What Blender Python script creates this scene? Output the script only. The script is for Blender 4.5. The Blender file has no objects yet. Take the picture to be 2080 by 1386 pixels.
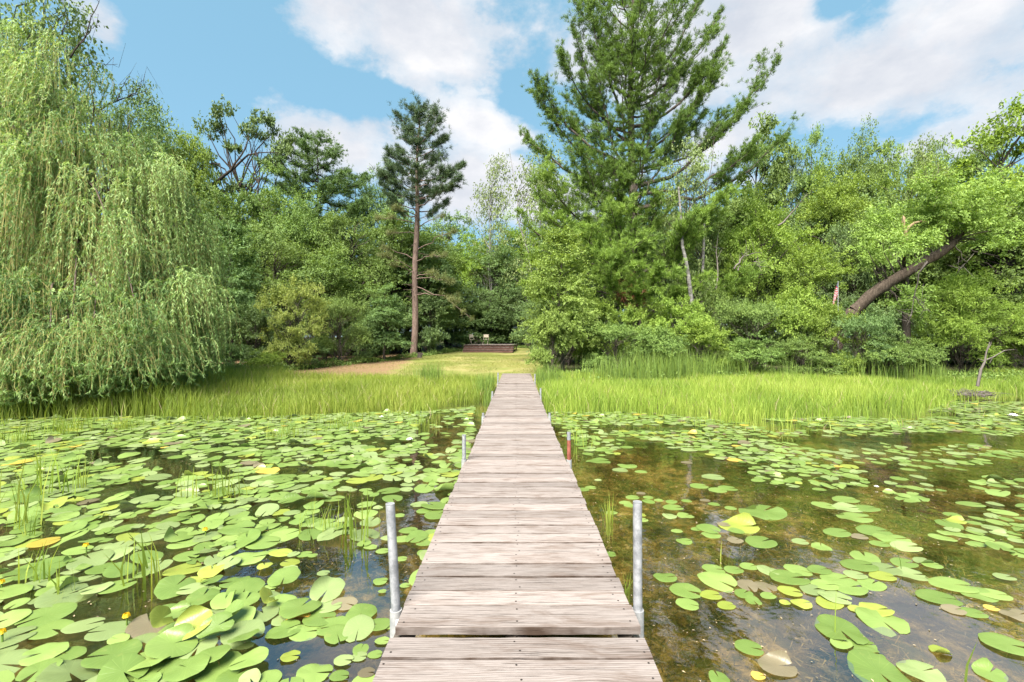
import bpy, math
import numpy as np
from mathutils import Vector

# ------------------------------------------------------------------ camera, world, sun
scene = bpy.context.scene
HC = 1.73                       # eye height over the water
FP, CX, CY = 924.0, 1049.0, 690.0   # focal length and vanishing point of the photograph (2080 px wide)
cam = bpy.data.cameras.new('camera')
cam.lens = 16.0
cam.sensor_width = 36.0
cam.shift_x = (1040.0 - CX) / 2080.0
cam.shift_y = (CY - 693.0) / 2080.0
cam.clip_start = 0.05
cam.clip_end = 3000
camo = bpy.data.objects.new('camera', cam)
scene.collection.objects.link(camo)
camo.location = (0, 0, HC)
camo.rotation_euler = (math.radians(90), 0, 0)
scene.camera = camo
scene.view_settings.view_transform = 'Standard'
scene.view_settings.look = 'None'
scene.view_settings.gamma = 1.0
scene.view_settings.exposure = 2.3
scene.view_settings.use_curve_mapping = False
scene.cycles.max_bounces = 7
scene.cycles.diffuse_bounces = 4
scene.cycles.glossy_bounces = 3
scene.cycles.transmission_bounces = 4
scene.cycles.transparent_max_bounces = 8
scene.cycles.caustics_reflective = False
scene.cycles.caustics_refractive = False
scene.cycles.sample_clamp_indirect = 6

SUN_EL, SUN_AZ = 52.0, 200.0    # azimuth clockwise from +Y: behind the camera, a little to the left
a, e = math.radians(SUN_AZ), math.radians(SUN_EL)
sdir = Vector((math.sin(a) * math.cos(e), math.cos(a) * math.cos(e), math.sin(e)))
sl = bpy.data.lights.new('sun', 'SUN')
sl.energy = 3.7
sl.angle = math.radians(42)
sl.color = (1.0, 0.94, 0.85)
so = bpy.data.objects.new('sun', sl)
so.rotation_euler = sdir.to_track_quat('Z', 'Y').to_euler()
scene.collection.objects.link(so)


class NT:
    """small helper for node trees"""
    def __init__(s, tree):
        s.t = tree

    def n(s, kind, ins=None, **kw):
        nd = s.t.nodes.new(kind)
        for k, v in kw.items():
            setattr(nd, k, v)
        for k, v in (ins or {}).items():
            sock = nd.inputs[k]
            if isinstance(v, bpy.types.NodeSocket):
                s.t.links.new(v, sock)
            else:
                sock.default_value = v
        return nd

    def math(s, op, a, b=None, c=None, clamp=False):
        ins = {0: a}
        if b is not None:
            ins[1] = b
        if c is not None:
            ins[2] = c
        return s.n('ShaderNodeMath', ins, operation=op, use_clamp=clamp).outputs[0]

    def mix(s, f, a, b, blend='MIX'):
        nd = s.n('ShaderNodeMix', data_type='RGBA', blend_type=blend)
        for i, v in ((0, f), (6, a), (7, b)):
            if isinstance(v, bpy.types.NodeSocket):
                s.t.links.new(v, nd.inputs[i])
            else:
                nd.inputs[i].default_value = v if i == 0 else (tuple(v) + (1,))[:4]
        return nd.outputs[2]

    def ramp(s, f, stops, interp='LINEAR'):
        nd = s.n('ShaderNodeValToRGB', {0: f})
        nd.color_ramp.interpolation = interp
        el = nd.color_ramp.elements
        while len(el) < len(stops):
            el.new(0.5)
        for q, (p, c) in zip(el, stops):
            q.position = p
            q.color = (c, c, c, 1) if isinstance(c, (int, float)) else tuple(c) + (1,)
        return nd.outputs[0]

    def noise(s, vec, scale, detail=4, rough=0.55, dist=0.0, w=None):
        return s.n('ShaderNodeTexNoise', {'Vector': vec, 'Scale': scale, 'Detail': detail, 'Roughness': rough, 'Distortion': dist}).outputs[0]


world = bpy.data.worlds.new('World')
scene.world = world
world.use_nodes = True
w = NT(world.node_tree)
world.node_tree.nodes.clear()
sky = w.n('ShaderNodeTexSky', sky_type='NISHITA', sun_disc=False)
sky.sun_elevation = e
sky.sun_rotation = a
sky.air_density = 1.0
sky.dust_density = 0.6
sky.ozone_density = 1.2
tc = w.n('ShaderNodeTexCoord').outputs['Generated']
sep = w.n('ShaderNodeSeparateXYZ', {0: tc})
az = w.math('ARCTAN2', sep.outputs[0], sep.outputs[1])
el_ = w.math('ARCSINE', sep.outputs[2], clamp=False)


def blob(px, py, rx, ry):
    u, v = (px - CX) / FP, (CY - py) / FP
    a0 = math.atan2(u, 1.0)
    e0 = math.asin(v / math.sqrt(u * u + v * v + 1))
    ra, re = rx / FP * math.cos(a0) ** 2, ry / FP * math.cos(e0) ** 2
    da = w.math('MULTIPLY', w.math('SUBTRACT', az, a0), 1 / ra)
    de = w.math('MULTIPLY', w.math('SUBTRACT', el_, e0), 1 / re)
    r = w.math('SQRT', w.math('ADD', w.math('MULTIPLY', da, da), w.math('MULTIPLY', de, de)))
    return w.math('SUBTRACT', 1.0, r)


pos = None
for args in [(900, 70, 330, 120), (985, 245, 165, 80), (650, 285, 235, 95), (215, 70, 95, 70),
             (1300, 120, 330, 160), (1800, 170, 420, 120), (1560, 40, 220, 110), (1010, 380, 330, 85), (1950, 40, 250, 90),
             (1480, 290, 120, 70), (-300, 150, 300, 200), (2600, 200, 500, 250)]:
    b_ = blob(*args)
    pos = b_ if pos is None else w.math('SMOOTH_MAX', pos, b_, 0.25)
neg = None
for args in [(400, 130, 260, 190), (1120, 215, 110, 50), (1690, 0, 60, 32), (640, 178, 200, 42), (1690, 275, 220, 50), (1130, 330, 90, 50)]:
    b_ = blob(*args)
    neg = b_ if neg is None else w.math('SMOOTH_MAX', neg, b_, 0.3)
warp = w.n('ShaderNodeMapping', {'Vector': tc, 'Scale': (1, 1, 1.45)}).outputs[0]
n1 = w.noise(warp, 3.2, 9, 0.6, 0.2)
n2 = w.noise(warp, 8.5, 6, 0.62, 0.0)
n4 = w.noise(warp, 24.0, 5, 0.65, 0.0)
m = w.math('ADD', w.math('MULTIPLY', w.math('SUBTRACT', n1, 0.5), 2.9), w.math('MULTIPLY', w.math('SUBTRACT', n2, 0.5), 1.5))
m = w.math('ADD', m, w.math('MULTIPLY', w.math('SUBTRACT', n4, 0.5), 0.5))
m = w.math('ADD', m, w.math('MULTIPLY', w.math('MAXIMUM', pos, -0.45), 1.0))
m = w.math('SUBTRACT', m, w.math('MULTIPLY', w.math('MAXIMUM', neg, -0.3), 0.95))
m = w.math('ADD', m, -0.10)
cloud = w.ramp(m, [(0.0, 0.0), (0.16, 0.22), (0.42, 0.72), (0.85, 0.96)])
n3 = w.noise(w.n('ShaderNodeMapping', {'Vector': tc, 'Scale': (1, 1, 2.0), 'Location': (3, 1, .4)}).outputs[0], 5.5, 8, 0.6)
ccol = w.ramp(n3, [(0.30, (0.62, 0.66, 0.73)), (0.5, (0.77, 0.79, 0.83)), (0.66, (0.92, 0.92, 0.93))])
skyc = w.mix(1.0, sky.outputs[0], (0.048, 0.048, 0.048), 'MULTIPLY')
skyc = w.mix(0.72, skyc, (0.063, 0.130, 0.171))
ccol = w.mix(1.0, ccol, (0.232, 0.229, 0.229), 'MULTIPLY')
fin = w.mix(cloud, skyc, ccol)
bg = w.n('ShaderNodeBackground', {'Color': fin, 'Strength': 1.0})
w.t.links.new(bg.outputs[0], w.n('ShaderNodeOutputWorld').inputs[0])
world.cycles.sampling_method = 'MANUAL'
world.cycles.sample_map_resolution = 512


# ------------------------------------------------------------------ helpers
def rng_(s):
    return np.random.default_rng(s)


def wp(px, py, d):
    """the place d metres out that the photograph shows at (px, py)"""
    return np.array([(px - CX) / FP * d, d, HC - (py - CY) / FP * d])


def sstep(a, b, x):
    t = np.clip((np.asarray(x, float) - a) / (b - a), 0, 1)
    return t * t * (3 - 2 * t)


def vnoise(x, y, s=1.0, seed=0):
    """cheap value noise on arrays"""
    x = np.asarray(x, float) * s + seed * 17.3
    y = np.asarray(y, float) * s + seed * 9.1
    xi, yi = np.floor(x), np.floor(y)
    fx, fy = x - xi, y - yi
    fx, fy = fx * fx * (3 - 2 * fx), fy * fy * (3 - 2 * fy)

    def h(i, j):
        v = np.sin(i * 127.1 + j * 311.7 + seed * 3.7) * 43758.5453
        return v - np.floor(v)
    return (h(xi, yi) * (1 - fx) + h(xi + 1, yi) * fx) * (1 - fy) + (h(xi, yi + 1) * (1 - fx) + h(xi + 1, yi + 1) * fx) * fy


def shore(x):
    """y of the waterline of the reeds"""
    x = np.asarray(x, float)
    base = np.interp(x, [-40, -12, -8, -5, -1.6, -0.8, 0.8, 3, 4.6, 7, 9.8, 12.4, 17, 40], [10.4, 10.0, 9.9, 10.2, 11.2, 12.2, 10.9, 10.8, 9.6, 9.9, 10.9, 13.0, 15.2, 20])
    return base + 0.5 * (vnoise(x, x * 0, 0.9, 3) - .5)


def ground_z(x, y):
    x, y = np.asarray(x, float), np.asarray(y, float)
    s = y - shore(x)
    z = np.interp(s, [-6, -3, -0.8, 0, 1.5, 4, 8, 15, 27, 45, 80, 2000], [-.42, -.34, -.16, -.07, 0.03, .12, .27, .42, .70, 1.1, 2.2, 10])
    return z + 0.03 * (vnoise(x, y, .6, 5) - .5) * sstep(0, 4, s)


def unit(v):
    return v / np.maximum(np.linalg.norm(v, axis=-1, keepdims=True), 1e-9)


class Buf:
    def __init__(s):
        s.v, s.f, s.t, s.m, s.n = [], [], [], [], 0

    def add(s, V, F, tint=0.5, mat=0):
        V = np.asarray(V, float).reshape(-1, 3)
        F = np.asarray(F, int)
        s.v.append(V)
        s.f.append(F + s.n)
        s.t.append(np.broadcast_to(np.asarray(tint, float), (len(V),)))
        s.m.append(np.full(len(F), mat, int))
        s.n += len(V)

    def mesh(s, name, smooth=False):
        me = bpy.data.meshes.new(name)
        if not s.v:
            return me
        V = np.concatenate(s.v)
        me.vertices.add(len(V))
        me.vertices.foreach_set('co', V.astype(np.float32).ravel())
        tot = np.concatenate([np.full(len(f), f.shape[1]) for f in s.f])
        loops = np.concatenate([f.ravel() for f in s.f])
        st = np.concatenate([[0], np.cumsum(tot)[:-1]])
        me.loops.add(len(loops))
        me.loops.foreach_set('vertex_index', loops.astype(np.int32))
        me.polygons.add(len(tot))
        me.polygons.foreach_set('loop_start', st.astype(np.int32))
        me.polygons.foreach_set('loop_total', tot.astype(np.int32))
        me.polygons.foreach_set('material_index', np.concatenate(s.m).astype(np.int32))
        me.polygons.foreach_set('use_smooth', np.full(len(tot), smooth))
        at = me.attributes.new('tint', 'FLOAT', 'POINT')
        at.data.foreach_set('value', np.concatenate(s.t).astype(np.float32))
        me.update(calc_edges=True)
        return me


def obj(name, me, mats=None, parent=None, loc=None, rot=None, **props):
    if isinstance(me, Buf):
        me = me.mesh(name)
    o = bpy.data.objects.new(name, me)
    scene.collection.objects.link(o)
    if mats is not None and me is not None:
        for mm in (mats if isinstance(mats, (list, tuple)) else [mats]):
            me.materials.append(mm)
    if parent is not None:
        o.parent = parent
    if loc is not None:
        o.location = tuple(float(q) for q in loc)
    if rot is not None:
        o.rotation_euler = tuple(float(q) for q in rot)
    for k, v in props.items():
        o[k] = v
    return o


def thing(name, label, cat, loc=(0, 0, 0), group=None, rot=None):
    o = obj(name, None, None, None, loc, rot, label=label, category=cat)
    if group:
        o['group'] = group
    return o


def setmat(o, *mats):
    for i, mm in enumerate(mats):
        o.material_slots[i].link = 'OBJECT'
        o.material_slots[i].material = mm


def tube(buf, pts, rad, sides=5, tint=0.5, mat=0, cap=True):
    P = np.asarray(pts, float)
    n = len(P)
    R = np.broadcast_to(np.asarray(rad, float), (n,))
    T = np.gradient(P, axis=0)
    T = unit(T)
    ref = np.array([0.0, 0, 1]) if abs(T[0][2]) < 0.9 else np.array([1.0, 0, 0])
    A = unit(np.cross(T, ref))
    B = np.cross(T, A)
    ang = np.arange(sides) / sides * 2 * math.pi
    V = P[:, None] + R[:, None, None] * (A[:, None] * np.cos(ang)[None, :, None] + B[:, None] * np.sin(ang)[None, :, None])
    i = np.arange(n - 1)[:, None] * sides
    j = np.arange(sides)[None]
    k = (j + 1) % sides
    F = np.stack([i + j, i + k, i + sides + k, i + sides + j], -1).reshape(-1, 4)
    buf.add(V.reshape(-1, 3), F, tint, mat)
    if cap and R[-1] > 0.004:
        idx = np.arange(sides)
        buf.add(np.concatenate([V[-1], P[-1:]]), np.stack([idx, (idx + 1) % sides, np.full(sides, sides)], -1), tint, mat)


def leaves(buf, C, D, N, L, W, tint, mat=0, tri=False):
    """folded leaf blades: C base point, D length direction, N normal"""
    D = unit(D)
    S = unit(np.cross(D, N))
    N = np.cross(S, D)
    L = np.broadcast_to(np.asarray(L, float), (len(C),))[:, None]
    W = np.broadcast_to(np.asarray(W, float), (len(C),))[:, None]
    m = len(C)
    if tri:
        V = np.stack([C - S * W * .5, C + S * W * .5, C + D * L], 1)
        F = np.arange(m * 3).reshape(m, 3)
        buf.add(V.reshape(-1, 3), F, np.repeat(np.broadcast_to(tint, (m,)), 3), mat)
    else:
        V = np.stack([C, C + D * L * .45 - S * W * .5 + N * W * .12, C + D * L - N * L * .08, C + D * L * .45 + S * W * .5 + N * W * .12], 1)
        F = np.arange(m * 4).reshape(m, 4)
        buf.add(V.reshape(-1, 3), F, np.repeat(np.broadcast_to(tint, (m,)), 4), mat)


def rdir(r, n):
    return unit(r.normal(size=(n, 3)))


# ------------------------------------------------------------------ materials
def new_mat(name):
    mt = bpy.data.materials.new(name)
    mt.use_nodes = True
    mt.node_tree.nodes.clear()
    return mt, NT(mt.node_tree)


def out(t, sh):
    t.t.links.new(sh, t.n('ShaderNodeOutputMaterial').inputs[0])


def leaf_mat(name, dark, mid, light, trans=0.32, rough=0.55, spec=0.25, vary=0.12):
    mt, t = new_mat(name)
    at = t.n('ShaderNodeAttribute', attribute_name='tint').outputs['Fac']
    col = t.ramp(at, [(0.0, dark), (0.5, mid), (1.0, light)])
    rnd = t.n('ShaderNodeObjectInfo').outputs['Random']
    hsv = t.n('ShaderNodeHueSaturation', {'Hue': t.math('ADD', 0.5 - vary * .05, t.math('MULTIPLY', rnd, vary * .1)),
                                         'Saturation': 1.0, 'Value': t.math('ADD', 1 - vary, t.math('MULTIPLY', rnd, 2 * vary)), 'Color': col})
    p = t.n('ShaderNodeBsdfPrincipled', {'Base Color': hsv.outputs[0], 'Roughness': rough, 'Specular IOR Level': spec})
    tr = t.n('ShaderNodeBsdfTranslucent', {'Color': t.mix(1.0, hsv.outputs[0], (1.25, 1.2, 0.6), 'MULTIPLY')})
    mx = t.n('ShaderNodeMixShader', {0: trans, 1: p.outputs[0], 2: tr.outputs[0]})
    out(t, mx.outputs[0])
    return mt


def bark_mat(name, c1, c2, scale=6, stretch=0.25):
    mt, t = new_mat(name)
    tc = t.n('ShaderNodeTexCoord').outputs['Object']
    mp = t.n('ShaderNodeMapping', {'Vector': tc, 'Scale': (1, 1, stretch)}).outputs[0]
    n = t.noise(mp, scale, 8, 0.7, 0.3)
    col = t.ramp(n, [(0.35, c1), (0.65, c2)])
    bump = t.n('ShaderNodeBump', {'Strength': 0.6, 'Distance': 0.03, 'Height': n})
    p = t.n('ShaderNodeBsdfPrincipled', {'Base Color': col, 'Roughness': 0.9, 'Specular IOR Level': 0.1, 'Normal': bump.outputs[0]})
    out(t, p.outputs[0])
    return mt


M = {}
M['maple'] = leaf_mat('maple_leaf', (0.087, 0.137, 0.037), (0.138, 0.211, 0.051), (0.211, 0.295, 0.068))
M['dark'] = leaf_mat('dark_leaf', (0.083, 0.136, 0.050), (0.132, 0.202, 0.072), (0.208, 0.291, 0.094), trans=.3)
M['bright'] = leaf_mat('bright_leaf', (0.132, 0.203, 0.034), (0.204, 0.303, 0.051), (0.292, 0.399, 0.073), trans=.4)
M['yellowgreen'] = leaf_mat('yellow_green_leaf', (0.160, 0.197, 0.051), (0.247, 0.295, 0.075), (0.365, 0.399, 0.118), trans=.4)
M['bluegreen'] = leaf_mat('blue_green_leaf', (0.084, 0.147, 0.051), (0.138, 0.231, 0.075), (0.219, 0.331, 0.121), trans=.36)
M['willow'] = leaf_mat('willow_leaf', (0.085, 0.152, 0.045), (0.188, 0.295, 0.092), (0.33, 0.45, 0.17), trans=.42)
M['wpine'] = leaf_mat('white_pine_needle', (0.085, 0.147, 0.027), (0.143, 0.231, 0.041), (0.228, 0.337, 0.062), trans=.3, vary=.03)
M['rpine'] = leaf_mat('red_pine_needle', (0.038, 0.072, 0.033), (0.068, 0.111, 0.048), (0.111, 0.161, 0.068), trans=.2, vary=.03)
M['rpine2'] = leaf_mat('faded_pine_needle', (0.10, 0.12, 0.04), (0.145, 0.165, 0.06), (0.20, 0.21, 0.085), trans=.25, vary=.03)
M['larch'] = leaf_mat('larch_needle', (0.067, 0.119, 0.039), (0.102, 0.175, 0.051), (0.160, 0.239, 0.066), trans=.3)
M['birch'] = leaf_mat('birch_leaf', (0.124, 0.168, 0.060), (0.182, 0.239, 0.083), (0.262, 0.315, 0.114), trans=.35)
M['reed'] = leaf_mat('reed_grass', (0.145, 0.211, 0.038), (0.233, 0.318, 0.048), (0.334, 0.387, 0.080), trans=.45)
M['cattail'] = leaf_mat('cattail_blade', (0.105, 0.175, 0.040), (0.16, 0.25, 0.05), (0.22, 0.31, 0.06), trans=.35)
M['dry'] = leaf_mat('dry_blade', (0.20, 0.15, 0.08), (0.30, 0.24, 0.13), (0.40, 0.33, 0.2), trans=.2)
M['rust_needle'] = leaf_mat('dead_pine_needle', (0.10, 0.035, 0.018), (0.16, 0.06, 0.03), (0.2, 0.09, 0.05), trans=.2)
M['lawngrass'] = leaf_mat('lawn_grass', (0.13, 0.15, 0.036), (0.19, 0.205, 0.048), (0.26, 0.255, 0.075), trans=.3)
M['bark'] = bark_mat('grey_bark', (0.045, 0.036, 0.03), (0.12, 0.10, 0.085))
M['darkbark'] = bark_mat('dark_bark', (0.02, 0.016, 0.014), (0.055, 0.045, 0.038))
M['pinebark'] = bark_mat('red_pine_bark', (0.075, 0.052, 0.043), (0.19, 0.135, 0.112), 9, 0.3)
M['brownbark'] = bark_mat('furrowed_bark', (0.035, 0.026, 0.019), (0.125, 0.097, 0.075), 16, 0.3)
M['birchbark'] = bark_mat('birch_bark', (0.06, 0.055, 0.05), (0.24, 0.23, 0.215), 4, 1.5)
M['deadwood'] = bark_mat('dead_wood', (0.065, 0.055, 0.048), (0.16, 0.14, 0.125), 9, 0.3)
M['splinter'] = bark_mat('fresh_split_wood', (0.17, 0.115, 0.065), (0.30, 0.225, 0.14), 18, 0.2)
M['willowstem'] = bark_mat('willow_twig', (0.16, 0.145, 0.05), (0.26, 0.23, 0.085), 3, 1)


M['ash'] = leaf_mat('ash_leaf', (0.145, 0.22, 0.045), (0.22, 0.32, 0.07), (0.31, 0.42, 0.11), trans=.4)


def wood_mat(name, base1, base2, stain, light, axis_scale=(1.0, 14, 14), amt=0.5):
    mt, t = new_mat(name)
    tc = t.n('ShaderNodeTexCoord').outputs['Object']
    oi = t.n('ShaderNodeObjectInfo')
    rnd = oi.outputs['Random']
    off = t.n('ShaderNodeCombineXYZ', {0: t.math('MULTIPLY', rnd, 37.0), 1: t.math('MULTIPLY', rnd, 91.0), 2: t.math('MULTIPLY', rnd, 53.0)}).outputs[0]
    v = t.n('ShaderNodeVectorMath', {0: tc, 1: off}, operation='ADD').outputs[0]
    g = t.n('ShaderNodeMapping', {'Vector': v, 'Scale': axis_scale}).outputs[0]
    # grain lines run along the board and bend round knots
    kn = t.n('ShaderNodeTexVoronoi', {'Vector': t.n('ShaderNodeMapping', {'Vector': v, 'Scale': (1.5, 6.5, 1)}).outputs[0], 'Scale': 1.0, 'Randomness': 1.0})
    kd = kn.outputs['Distance']
    kpick = t.ramp(t.n('ShaderNodeSeparateColor', {0: kn.outputs['Color']}).outputs[0], [(0.62, 0.0), (0.66, 1.0)])
    near = t.math('MULTIPLY', t.ramp(kd, [(0.0, 1.0), (0.32, 0.0)]), kpick)
    fine = t.noise(g, 7.0, 8, 0.72, 0.25)
    ysep = t.n('ShaderNodeSeparateXYZ', {0: v}).outputs[1]
    warpn = t.noise(t.n('ShaderNodeMapping', {'Vector': v, 'Scale': (0.8, 2.2, 2.2)}).outputs[0], 1.0, 2, 0.4)
    ringarg = t.math('ADD', t.math('ADD', t.math('MULTIPLY', ysep, 430.0), t.math('MULTIPLY', warpn, 42.0)), t.math('MULTIPLY', near, 16.0))
    ring = t.math('ADD', t.math('MULTIPLY', t.math('SINE', ringarg), 0.5), 0.5)
    grain = t.math('ADD', t.math('MULTIPLY', fine, 0.84), t.math('MULTIPLY', ring, 0.16))
    col = t.ramp(grain, [(0.30, base1), (0.60, base2)])
    big = t.noise(t.n('ShaderNodeMapping', {'Vector': v, 'Scale': (1.3, 5, 5)}).outputs[0], 2.2, 5, 0.65, 0.6)
    col = t.mix(t.math('MULTIPLY', t.ramp(big, [(0.50, 0.0), (0.66, 1.0)]), amt), col, stain)
    col = t.mix(t.math('MULTIPLY', t.ramp(big, [(0.28, 1.0), (0.46, 0.0)]), 0.35), col, light)
    crack = t.noise(t.n('ShaderNodeMapping', {'Vector': v, 'Scale': (1.1, 34, 34)}).outputs[0], 2.6, 5, 0.6)
    cr = t.ramp(crack, [(0.58, 0.0), (0.66, 1.0)])
    col = t.mix(t.math('MULTIPLY', cr, 0.5), col, tuple(q * .35 for q in stain))
    knot = t.ramp(kd, [(0.05, 1.0), (0.085, 0.0)])
    col = t.mix(t.math('MULTIPLY', t.math('MULTIPLY', knot, kpick), 0.7), col, tuple(q * .6 for q in stain))
    vmul = t.math('ADD', 0.76, t.math('MULTIPLY', rnd, 0.38))
    col = t.mix(1.0, col, t.n('ShaderNodeCombineColor', {0: vmul, 1: vmul, 2: vmul}).outputs[0], 'MULTIPLY')
    edge = t.ramp(t.math('ABSOLUTE', t.math('SUBTRACT', t.n('ShaderNodeSeparateXYZ', {0: t.n('ShaderNodeTexCoord').outputs['Generated']}).outputs[1], 0.5)), [(0.458, 0.0), (0.492, 1.0)]) if name == 'weathered_deck_board' else None
    if edge is not None:
        col = t.mix(t.math('MULTIPLY', edge, t.ramp(t.noise(v, 9, 3, .6), [(.3, .35), (.6, .95)])), col, tuple(q * .45 for q in stain))
    h = t.math('SUBTRACT', t.math('MULTIPLY', grain, 1.0), t.math('MULTIPLY', cr, 1.2))
    bump = t.n('ShaderNodeBump', {'Strength': 0.55, 'Distance': 0.004, 'Height': h})
    p = t.n('ShaderNodeBsdfPrincipled', {'Base Color': col, 'Roughness': 0.85, 'Specular IOR Level': 0.15, 'Normal': bump.outputs[0]})
    out(t, p.outputs[0])
    return mt


M['deck'] = wood_mat('weathered_deck_board', (0.128, 0.104, 0.091), (0.240, 0.208, 0.192), (0.092, 0.058, 0.040), (0.285, 0.252, 0.236), amt=.48)
M['redwood'] = wood_mat('stained_brown_board', (0.07, 0.036, 0.028), (0.125, 0.070, 0.056), (0.05, 0.026, 0.022), (0.155, 0.098, 0.082), amt=.3)


def plain(name, col, rough=0.6, metal=0.0, nscale=None, col2=None, spec=0.4, bump=0.0):
    mt, t = new_mat(name)
    c = tuple(col) + (1,)
    p = t.n('ShaderNodeBsdfPrincipled', {'Base Color': c, 'Roughness': rough, 'Metallic': metal, 'Specular IOR Level': spec})
    if nscale:
        tc = t.n('ShaderNodeTexCoord').outputs['Object']
        n = t.noise(tc, nscale, 6, 0.65)
        t.t.links.new(t.ramp(n, [(0.38, col), (0.62, col2)]), p.inputs['Base Color'])
        if bump:
            bb = t.n('ShaderNodeBump', {'Strength': bump, 'Distance': 0.004, 'Height': n})
            t.t.links.new(bb.outputs[0], p.inputs['Normal'])
    out(t, p.outputs[0])
    return mt


M['galv'] = plain('galvanized_steel', (0.17, 0.175, 0.185), 0.55, 0.3, 22, (0.30, 0.305, 0.315), bump=.25)
M['collar'] = plain('collar_steel', (0.21, 0.215, 0.22), 0.55, 0.2, 15, (0.32, 0.32, 0.315))
M['rust'] = plain('rusty_steel', (0.13, 0.035, 0.02), 0.85, 0.0, 14, (0.24, 0.075, 0.05))
M['nail'] = plain('nail_head', (0.035, 0.028, 0.025), 0.6, 0.3)
M['joist'] = plain('dark_wet_timber', (0.05, 0.04, 0.033), 0.8, 0, 8, (0.10, 0.08, 0.065))
M['chairseat'] = plain('pale_chair_fabric', (0.42, 0.36, 0.28), 0.8)
M['darkmetal'] = plain('dark_brown_metal', (0.045, 0.03, 0.025), 0.5)
M['white'] = plain('white_petal', (0.8, 0.8, 0.76), 0.5)
M['yellow'] = plain('yellow_petal', (0.75, 0.55, 0.03), 0.45)
M['debris'] = plain('floating_scrap', (0.10, 0.08, 0.045), 0.8, 0, 3.0, (0.34, 0.27, 0.16))
M['redlens'] = plain('orange_red_plastic', (0.45, 0.07, 0.03), 0.5)
M['autumn'] = plain('orange_yellow_leaf', (0.55, 0.20, 0.03), 0.6, 0, 30, (0.66, 0.48, 0.08))


def pad_mat(name, c1, c2, blotch, bam=0.25, rough=0.36):
    mt, t = new_mat(name)
    tcn = t.n('ShaderNodeTexCoord')
    o = tcn.outputs['Object']
    sp = t.n('ShaderNodeSeparateXYZ', {0: o})
    ang = t.math('ARCTAN2', sp.outputs[1], sp.outputs[0])
    vein = t.ramp(t.math('ABSOLUTE', t.math('SINE', t.math('MULTIPLY', ang, 9.0))), [(0.0, 1.0), (0.16, 0.0)])
    rnd = t.n('ShaderNodeObjectInfo').outputs['Random']
    at = t.n('ShaderNodeAttribute', attribute_name='tint').outputs['Fac']
    wpos = t.n('ShaderNodeNewGeometry').outputs['Position']
    n = t.noise(wpos, 5.0, 4, 0.6)
    f = t.math('ADD', t.math('MULTIPLY', n, 0.9), t.math('MULTIPLY', t.math('SUBTRACT', t.math('ADD', rnd, at), 1.0), 0.55))
    col = t.ramp(f, [(0.2, c1), (0.8, c2)])
    col = t.mix(t.math('MULTIPLY', vein, 0.30), col, tuple(min(1, q * 1.5) for q in c2))
    n2 = t.noise(wpos, 16.0, 6, 0.7)
    col = t.mix(t.math('MULTIPLY', t.ramp(n2, [(0.60, 0.0), (0.70, 1.0)]), bam), col, blotch)
    vv = t.math('ADD', .84, t.math('MULTIPLY', rnd, .3))
    col = t.mix(1.0, col, t.n('ShaderNodeCombineColor', {0: vv, 1: vv, 2: vv}).outputs[0], 'MULTIPLY')
    bump = t.n('ShaderNodeBump', {'Strength': 0.35, 'Distance': 0.005, 'Height': t.math('ADD', n2, t.math('MULTIPLY', vein, -.5))})
    p = t.n('ShaderNodeBsdfPrincipled', {'Base Color': col, 'Roughness': rough, 'Specular IOR Level': 0.45, 'Normal': bump.outputs[0]})
    tr = t.n('ShaderNodeBsdfTranslucent', {'Color': col})
    out(t, t.n('ShaderNodeMixShader', {0: .18, 1: p.outputs[0], 2: tr.outputs[0]}).outputs[0])
    return mt


PADM = {
    'bright green': pad_mat('pad_bright_green', (0.125, 0.195, 0.042), (0.190, 0.265, 0.070), (0.27, 0.28, 0.08)),
    'pale green': pad_mat('pad_pale_green', (0.165, 0.22, 0.080), (0.225, 0.285, 0.110), (0.28, 0.27, 0.13)),
    'yellow green': pad_mat('pad_yellow_green', (0.185, 0.23, 0.035), (0.245, 0.285, 0.055), (0.30, 0.21, 0.05), .45),
    'golden': pad_mat('pad_golden', (0.32, 0.25, 0.04), (0.40, 0.30, 0.06), (0.29, 0.12, 0.03), .7),
    'purplish brown': pad_mat('pad_purplish', (0.13, 0.11, 0.065), (0.18, 0.155, 0.095), (0.16, 0.17, 0.07), .5),
}


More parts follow.
